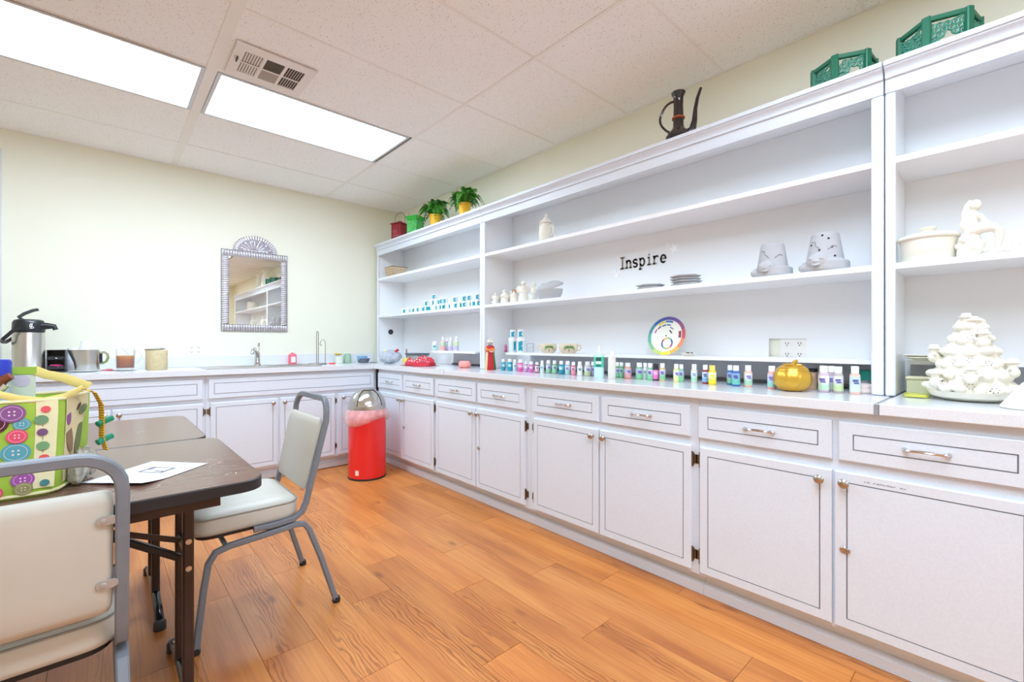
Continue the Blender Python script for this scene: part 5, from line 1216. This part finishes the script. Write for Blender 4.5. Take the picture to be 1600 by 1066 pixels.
g = G(); a = g.ring([(-.052, -.052, .1385), (.052, -.052, .1385), (.052, .052, .1385), (-.052, .052, .1385)]); b2 = g.ring([(-.07, -.07, .176), (.07, -.07, .176), (.07, .07, .176), (-.07, .07, .176)]); c = g.ring([(-.07, -.07, .182), (.07, -.07, .182), (.07, .07, .182), (-.07, .07, .182)])
g.bridge(a, b2); g.bridge(b2, c); g.face(a[::-1]); g.face(c); g.obj('top', GT, t, smooth=False); G().lathe([(.020, .1825), (.022, .195), (0, .197)], 14).obj('chimney', GT, t)
G().tube([(0, .06, .176), (.02, .10, .235), (.03, .112, .25)], .0025, 6).obj('wire_handle', M('wire_green', (110, 150, 110), .5), t)
# ferns
def frond_mesh(L, rise, drop, seed):
    rr = random.Random(seed); g = G(); n = 16; pts = []
    for k in range(n+1):
        u = k/n; pts.append(Vector((L*(u-.18*u*u), 0, rise*math.sin(min(1, u*1.35)*PI*.5)-drop*u*u*u)))
    g.tube(pts, [.0022*(1-.6*k/n) for k in range(n+1)], 4)
    for k in range(2, n+1):
        p = pts[k]; t_ = (pts[k]-pts[k-1]).normalized(); u = k/n; wl = .043*math.sin(PI*min(1, .15+u*.9))**.8+.008
        for s in (-1, 1):
            d = (Vector((0, s, 0))*.9+t_*.45+Vector((0, 0, rr.uniform(-.25, .1)))).normalized(); w = t_*.0115
            q = p+d*wl*.55; e = p+d*wl+Vector((0, 0, -.006))
            g.face([g.v(p-w*.4), g.v(q-w), g.v(e), g.v(q+w)])
    me = g.mesh('frond', False); return me
FG = [M('fern_%d' % k, c, .45, vary=.25, scale=40) for k, c in enumerate([(66, 142, 46), (86, 170, 58), (48, 116, 40), (112, 186, 74)])]
FMS = []
for k in range(8):
    me = frond_mesh(.15+.02*(k % 4), .07+.06*((k*3) % 4)/3, .08+.10*((k*5) % 3)/2, k); me.materials.append(FG[k % 4]); FMS.append(me)
def fern(label, p, X, seed, s, bias):
    rr = random.Random(seed); t = thing('potted_fern', label, 'fern', (X, yx(p, X), ZTOP), 0, 'ferns on the shelving'); 
    YP = M('yellow_pot', (240, 186, 40), .4)
    G().lathe([(0, 0), (.040, 0), (.051, .105), (.056, .107), (.056, .125), (.050, .125), (.047, .108), (0, .105)], 26).obj('pot', YP, t)
    for k in range(36):
        a = 2*PI*k/36+rr.uniform(-.25, .25); o = inst('frond', FMS[(k*3+seed) % 8], t, (.02*math.cos(a), .02*math.sin(a), .112), a)
        sc = s*rr.uniform(.75, 1.15)*(1-.30*max(0, math.cos(a)))*(1-.25*max(0, -math.cos(a))); o.scale = (sc, sc, sc*rr.uniform(.8, 1.2)); ry_ = rr.uniform(-.45, .0)
        for q in range(14):
            E_ = Euler((0, ry_, a)).to_matrix(); lo_ = min((E_ @ Vector((v.co.x*o.scale.x, v.co.y*o.scale.y, v.co.z*o.scale.z))).z for v in o.data.vertices)
            if lo_ > -.098: break
            ry_ -= .1
        o.rotation_euler = (0, ry_, a)
fern('fern in a yellow pot, left one beside the green lantern', 680, 2.25, 1, 1.08, 0)
fern('larger fern in a yellow pot, right one at the shelf joint', 726, 2.25, 5, 1.02, 0)
# black ewer
t = thing('ewer', 'glossy dark ewer with a long spout on top of the middle shelving', 'ewer', (2.222, yx(1060, 2.222), ZTOP), .45)
EB = M('ewer_glaze', (44, 34, 38), .12, coat=.5)
G().lathe([(0, 0), (.045, 0), (.060, .012), (.064, .028), (.052, .050), (.034, .066), (.027, .085), (.026, .13), (.024, .19), (.025, .235), (.034, .25), (.036, .258), (.028, .258), (.02, .24), (0, .2)], 28).obj('body', EB, t)
G().tube([(0, .020+.062*math.sin(PI*k/14)**.8+.018*(k/14), .218+.012*math.sin(PI*min(1, k/5))-.163*(k/14)) for k in range(15)], .0062, 8).obj('handle', EB, t)
G().tube([(0, -.04, .038), (0, -.068, .055), (0, -.078, .10), (0, -.082, .16), (0, -.092, .215), (0, -.108, .262)], [.024, .020, .014, .010, .0085, .007], 10).obj('spout', EB, t)
G().lathe([(.0262, .118), (.032, .121), (.032, .129), (.0262, .132)], 24).obj('ring', M('ewer_amber', (168, 84, 40), .25), t)
# openwork green lanterns
ringm = None
def openwork(label, p, X, side, H, rot):
    t = thing('openwork_lantern', label, 'lantern', (X, yx(p, X), ZTOP), rot, 'green openwork lanterns')
    GZ = M('green_glaze', (34, 112, 84), .42); GL = M('green_glaze_light', (72, 142, 120), .3)
    V = [(side*math.cos(PI/3*k), side*math.sin(PI/3*k)) for k in range(6)]
    for k in range(6):
        x, y = V[k]; G().tube([(x, y, 0), (x, y, H)], 0, up=(x, y, 0), sq=(.0125, .009)).obj('post', GZ, t)
        a, b2 = Vector((*V[k], 0)), Vector((*V[(k+1) % 6], 0)); d = (b2-a).normalized(); nrm = Vector((d.y, -d.x, 0))
        for z in (.009, H-.009): G().tube([a+Vector((0, 0, z)), b2+Vector((0, 0, z))], 0, up=(0, 0, 1), sq=(.008, .009)).obj('rail', GZ, t)
        g = G(); rr = random.Random(k*7+int(side*1e4)); L = (b2-a).length; r = .0092
        rows = int((H-.03)/(r*1.75)); cols = int((L-.03)/(r*2))
        for i in range(rows):
            for j in range(cols+1):
                u = (j+.5*(i % 2))/cols*(L-.03)+.015; z = .02+i*r*1.75
                hole = noise.noise(Vector((u*17+k*3.1, z*15, k*1.7+side*10)))
                if hole > .42 or u > L-.012: continue
                if (z > H*.7 and rr.random() < .3): continue
                c = a+d*u+Vector((0, 0, z))+nrm*rr.uniform(-.003, .003)
                pts = [c+d*(r*math.cos(2*PI*q/8))+Vector((0, 0, r*math.sin(2*PI*q/8))) for q in range(8)]
                g.tube(pts, .0034, 5, closed=True); g.ball(c, .0040, 6, 4)
        g.tube([a+d*.01+Vector((0, 0, .03)), a+d*L*.4+Vector((0, 0, H*.35)), a+d*L*.5+Vector((0, 0, H*.7)), a+d*(L-.012)+Vector((0, 0, H*.86))], .004, 6)
        o = g.obj('openwork_panel', GL, t); o['kind'] = 'stuff'
    return t
openwork('green glazed openwork lantern, left one, over the shelf joint', 1318, 2.305, .108, .118, -.06)
openwork('green glazed openwork lantern, right one, nearest the picture edge', 1466, 2.305, .112, .122, -.2)

# ------------------------------------------------------------------ on the near table
m_ = M('paper_white', (244, 246, 250), .6)
pc = [Vector((-.045, 1.640)), Vector((.115, 1.800)), Vector((.240, 1.655)), Vector((.075, 1.500))]
t = thing('paper_sheet', 'sheet of white paper with a small printed picture on the near table', 'paper', (.1, 1.65, .7412))
def pp(u, v, dz=0):
    p = (pc[0]*(1-u)+pc[1]*u)*(1-v)+(pc[3]*(1-u)+pc[2]*u)*v
    return (p.x-.1, p.y-1.65, .0006+.018*max(0, .35-u)**1.5*v*2+.006*max(0, .3-u)+dz)
g = G(); rows = [[g.v(pp(i/14, j/10)) for j in range(11)] for i in range(15)]
for a, b2 in zip(rows, rows[1:]): g.bridge(a, b2, False)
sh = g.obj('sheet', m_, t, ang=80); md = sh.modifiers.new('solid', 'SOLIDIFY'); md.thickness = .0003; md.offset = -1
g = G()
def pq(u0, u1, v0, v1): 
    n = 5
    for k in range(n):
        a, b2 = u0+(u1-u0)*k/n, u0+(u1-u0)*(k+1)/n; g.quad(pp(a, v0, .0004), pp(b2, v0, .0004), pp(b2, v1, .0004), pp(a, v1, .0004))
pq(.50, .53, .30, .72); pq(.72, .75, .30, .72); pq(.53, .72, .30, .35); pq(.53, .72, .66, .72); pq(.56, .60, .52, .66); pq(.62, .72, .35, .40)
g.obj('printed_picture', M('print_grey', (112, 114, 124), .6), sh, smooth=False)
g = G()
for k in range(7): pq(.12+.045*k, .128+.045*k, .15, .62+.05*((k*3) % 4))
pq(.86, .885, .25, .4); g.obj('printed_text', M('print_light', (204, 206, 216), .6), sh, smooth=False)
# tote bag
BX0, BX1, BY0, BY1, BZ = -.44, -.085, 1.575, 1.785, .7412
t = thing('tote_bag', 'green craft tote bag printed with buttons, on the near table', 'bag', ((BX0+BX1)/2, (BY0+BY1)/2, BZ)); rel = ((BX0+BX1)/2, (BY0+BY1)/2, BZ)
LG = M('tote_green', (166, 198, 70), .7, vary=.05, scale=30); CRM = M('tote_cream', (236, 228, 182), .7, vary=.04, scale=40); YEL = M('strap_yellow', (236, 216, 130), .6)
W2, D2 = (BX1-BX0)/2, (BY1-BY0)/2; HF, HB = .232, .302
def bagpt(u, z): return u
g = G(); P = rpoly(-W2, W2, -D2, D2, .03, 4)
lay = [(0, .97), (.012, 1.0), (.10, 1.03), (.20, 1.05), (HF, 1.05)]; shx = lambda x, y: x+(.055*(y+D2)/(2*D2) if x > 0 else 0)
rings = [g.ring([(shx(x*s, y*s), y*s, z) for x, y in P]) for z, s in lay]
inn = [g.ring([(shx(x*s, y*s), y*s, z) for x, y in P]) for z, s in ((HF, 1.03), (.05, .97))]
for a, b2 in zip(rings, rings[1:]): g.bridge(a, b2)
g.bridge(rings[-1], inn[0]); g.bridge(inn[0], inn[1]); g.face(rings[0][::-1]); g.face(inn[1]); bagb = g.obj('bag_body', LG, t, ang=50)
def fy(z): return -D2*(1+.05*min(1, z/.2))-.0012
g = G(); nb_ = 6
for (u0, u1) in ((W2-.040, W2-.004),):
    rows = [[g.v((u*(1+.05*min(1, z/.2)), fy(z)-.0005, z)) for u in (u0, u1)] for z in (.02, .06, .1, .15, .2, HF)]
    for a, b2 in zip(rows, rows[1:]): g.bridge(a, b2, False)
g.obj('cream_panel', CRM, bagb, ang=80)
def disc(cx, z, r, col, parent, holes=True, dy=0.0):
    F = Matrix.Translation((cx, fy(z)-.0012-dy, z)) @ FB; g = G(F); g.prism([(r*math.cos(2*PI*k/22), r*.92*math.sin(2*PI*k/22)) for k in range(22)], 0, .0005)
    o = g.obj('button_print', M('btn_%d_%d_%d' % col, col, .7), parent, smooth=False)
    if holes:
        g = G(F); 
        for sx in (-1, 1):
            for sz in (-1, 1): g.prism([(sx*r*.18+r*.09*math.cos(PI/3*k), sz*r*.18+r*.09*math.sin(PI/3*k)) for k in range(6)], .0006, .0008)
        for k in range(24):
            a0, a1 = 2*PI*k/24, 2*PI*(k+1)/24; g.prism([(r*.74*math.cos(a0), r*.68*math.sin(a0)), (r*.77*math.cos(a0), r*.71*math.sin(a0)), (r*.77*math.cos(a1), r*.71*math.sin(a1)), (r*.74*math.cos(a1), r*.68*math.sin(a1))], .0006, .0008)
        g.obj('button_holes', M('btn_thread', (236, 216, 214), .7), o, smooth=False)
PUR, MAR, TEA, PNK, OLV = (142, 84, 142), (92, 30, 48), (90, 160, 172), (228, 80, 110), (150, 146, 90)
base = W2-.042
for (dx, z, r, c, lv) in ((-.018, .205, .023, PUR, .001), (-.050, .185, .028, MAR, 0), (-.002, .178, .015, TEA, 0), (-.085, .152, .023, (128, 76, 160), 0), (-.010, .150, .018, PNK, .001), (-.072, .118, .026, PUR, .001), (-.012, .112, .025, TEA, 0), (-.085, .090, .028, MAR, 0), (-.001, .046, .020, (160, 80, 160), 0), (-.09, .028, .024, TEA, 0), (-.05, .010+.012, .018, PNK, 0), (-.13, .19, .024, OLV, 0), (-.15, .13, .024, PNK, 0), (-.15, .06, .026, PUR, 0), (-.19, .17, .022, TEA, 0), (-.20, .09, .026, MAR, 0), (.0, .018+.006, .016, OLV, .001), (-.115, .215, .014, PNK, 0)):
    disc(base+dx-.012, z, r, c, bagb, True, lv)
for (dx, z, r, c) in ((.024, .185, .013, (112, 150, 112)), (.028, .155, .010, (120, 80, 120)), (.030, .122, .012, (120, 160, 110)), (.034, .092, .010, (226, 90, 90)), (.036, .032, .009, (70, 130, 130)), (.042, .21, .009, (230, 90, 100))):
    disc(base+.008+dx*.42, z, r*.95, c, bagb, False, .0012)
g = G(); 
for z0, z1 in ((.105, .115), (.135, .145), (.168, .172)): g.box(base+.0200, base+.0208, fy(z0)-.0022, fy(z0)-.0016, z0, z1)
g.obj('thread_print', M('thread_dark', (90, 70, 60), .7), bagb, smooth=False)
# side panel print (garden-shaped patches)
def sx_(z, y=0.0): return W2*(1+.05*min(1, z/.2))+.0015+.055*(y+D2)/(2*D2)
FS = Matrix(((0, 0, 1, 0), (1, 0, 0, 0), (0, 1, 0, 0), (0, 0, 0, 1)))
def spatch(cy, z, ry, rz, col, rot=0, lift=0.0):
    F = Matrix.Translation((sx_(z, cy)+lift, cy, z)) @ Matrix.Rotation(-math.atan(.055/(2*D2)), 4, 'Z') @ FS @ Matrix.Rotation(rot, 4, 'Z'); G(F).prism([(ry*math.cos(2*PI*k/16), rz*math.sin(2*PI*k/16)) for k in range(16)], 0, .0005).obj('patch_print', M('patch_%d_%d_%d' % col, col, .7), bagb, smooth=False)
g = G(); rows = [[g.v((sx_(z, y)-.0006, y*(1+.05*min(1, z/.2)), z)) for y in (-D2+.03, D2-.03)] for z in (.02, .1, .2, HF)]
for a, b2 in zip(rows, rows[1:]): g.bridge(a, b2, False)
g.obj('side_panel', M('tote_tan', (222, 206, 160), .7), bagb, ang=80)
for a in ((-.05, .13, .020, .045, (140, 110, 80), .3), (.01, .12, .018, .05, (112, 120, 76), -.4), (-.06, .18, .014, .02, (142, 84, 142), 0), (.03, .19, .03, .012, (120, 136, 90), .2), (.04, .06, .016, .014, (80, 140, 130), 0), (-.04, .06, .02, .03, (190, 120, 80), .2), (.0, .20, .016, .006, (90, 60, 50), .5)): spatch(*a)
g = G(); P = rpoly(-W2*1.045, W2*1.045, -D2*1.045, D2*1.045, .03, 4); g.tube([(shx(x, y), y, HF) for x, y in P], .004, 6, closed=True); g.obj('top_binding', CRM, bagb)
P = rpoly(-W2, W2, -D2, D2, .03, 4); G().tube([(shx(x, y), y, .008) for x, y in P], .0035, 6, closed=True).obj('bottom_piping', CRM, bagb)
# raised back flap with a pale see-through pocket
g = G(); g.box(-W2, W2-.05, D2-.004, D2+.0, HF-.02, HB); fl = g.obj('back_flap', M('mesh_pocket', (216, 222, 206), .6), t, smooth=False)
G().box(-W2, W2-.048, D2-.006, D2+.002, HB-.016, HB+.004).obj('flap_binding', LG, fl, smooth=False)
for dx, z, r, c in ((-.075, .268, .016, (206, 196, 210)), (-.115, .262, .017, (196, 206, 206)), (-.165, .266, .017, (210, 190, 200))):
    F = Matrix.Translation((W2+dx, D2-.0045, z)) @ FB; G(F).prism([(r*math.cos(2*PI*k/18), r*math.sin(2*PI*k/18)) for k in range(18)], 0, .0005).obj('button_print', M('btnp_%d' % c[1], c, .7), fl, smooth=False)
def ribbon(pts, w, mat, name, wd=(0, 1, 0)):
    g = G(); g.tube(pts, 0, up=wd, sq=(.0012, w)); return g.obj(name, mat, t, ang=50)
ribbon([(W2-.055, D2, HB-.004), (W2-.03, D2-.01, HB-.018), (W2+.004, D2-.035, HF+.044), (W2+.036, .04, HF+.028), (W2+.058, .0, HF+.020)], .012, YEL, 'strap', (0, .3, 1))
ribbon([(W2-.10, -D2*1.05, HF+.022), (W2-.06, -D2*1.05, HF+.006), (W2-.02, -D2*1.04, HF-.002), (W2+.015, -D2*.8, HF+.004), (W2+.045, -.03, HF+.018)], .008, YEL, 'strap', (0, 0, 1))
m, nt, b = new_mat('tape_measure'); N, L = nt.nodes, nt.links; tc = N.new('ShaderNodeTexCoord'); w = N.new('ShaderNodeTexWave'); w.bands_direction = 'Z'; w.inputs['Scale'].default_value = 45; L.new(tc.outputs['Object'], w.inputs['Vector'])
r = N.new('ShaderNodeValToRGB'); r.color_ramp.elements[0].color = rgb((236, 178, 40)); r.color_ramp.elements[0].position = .82; r.color_ramp.elements[1].color = rgb((70, 50, 20)); r.color_ramp.elements[1].position = .9; L.new(w.outputs['Fac'], r.inputs[0]); L.new(r.outputs[0], b.inputs['Base Color'])
ribbon([(W2+.045, -.03, HF+.018), (W2+.068, -.015, HF+.006), (W2+.082, .0, HF-.03), (W2+.084, .005, HF-.08), (W2+.083, .01, HF-.12), (W2+.092, .015, HF-.16)], .012, m, 'tape_strap', (0, 1, 0))
for z in (HF-.085, HF-.135): G().tube([(W2+.075, .0, z), (W2+.097, .015, z+.01), (W2+.105, .02, z+.012)], .0085, 10).obj('thread_spool', M('spool_green', (20, 128, 92), .4), t)
g = G()
for k in range(5): g.ball((W2+.034+.0065*k, -.06+.025*k, .042+.01*(k % 2)), (.016, .020, .040), 8, 6)
g.jitter(.006, 50).obj('pouch', M('pouch_print', (196, 192, 176), .5, vary=.6, scale=45), t)
# tools poking out of the bag
tl = thing('tool_handle', 'brown wooden tool handles sticking out of the tote bag', 'tool', (-.215, 1.655, BZ+.055)); G().tube([(-.05, 0, .0), (0, -.01, .16), (.035, -.015, .225), (.05, -.02, .235)], [.012, .012, .011, .009], 10).obj('handle', M('tool_wood', (126, 66, 44), .45), tl); G().tube([(-.06, -.03, .0), (.0, -.04, .15), (.045, -.045, .215)], .006, 8).obj('shaft', CHROME, tl)
tag(G().lathe([(0, 0), (.028, 0), (.030, .004), (.030, .05), (.026, .056), (0, .057)], 22).obj('blue_cap', M('royal_blue', (44, 62, 190), .35), None, (-.335, 1.74, BZ+.292)), 'round blue cap peeking out of the tote bag', 'cap')
bpy.data.objects['blue_cap'].location = (-.203, 1.735, BZ+.272)
G().lathe([(0, 0), (.026, 0), (.026, .22), (0, .22)], 16).obj('blue_cap_bottle', M('bottle_clearblue', (190, 200, 226), .3), bpy.data.objects['blue_cap'], (0, 0, -.2205))
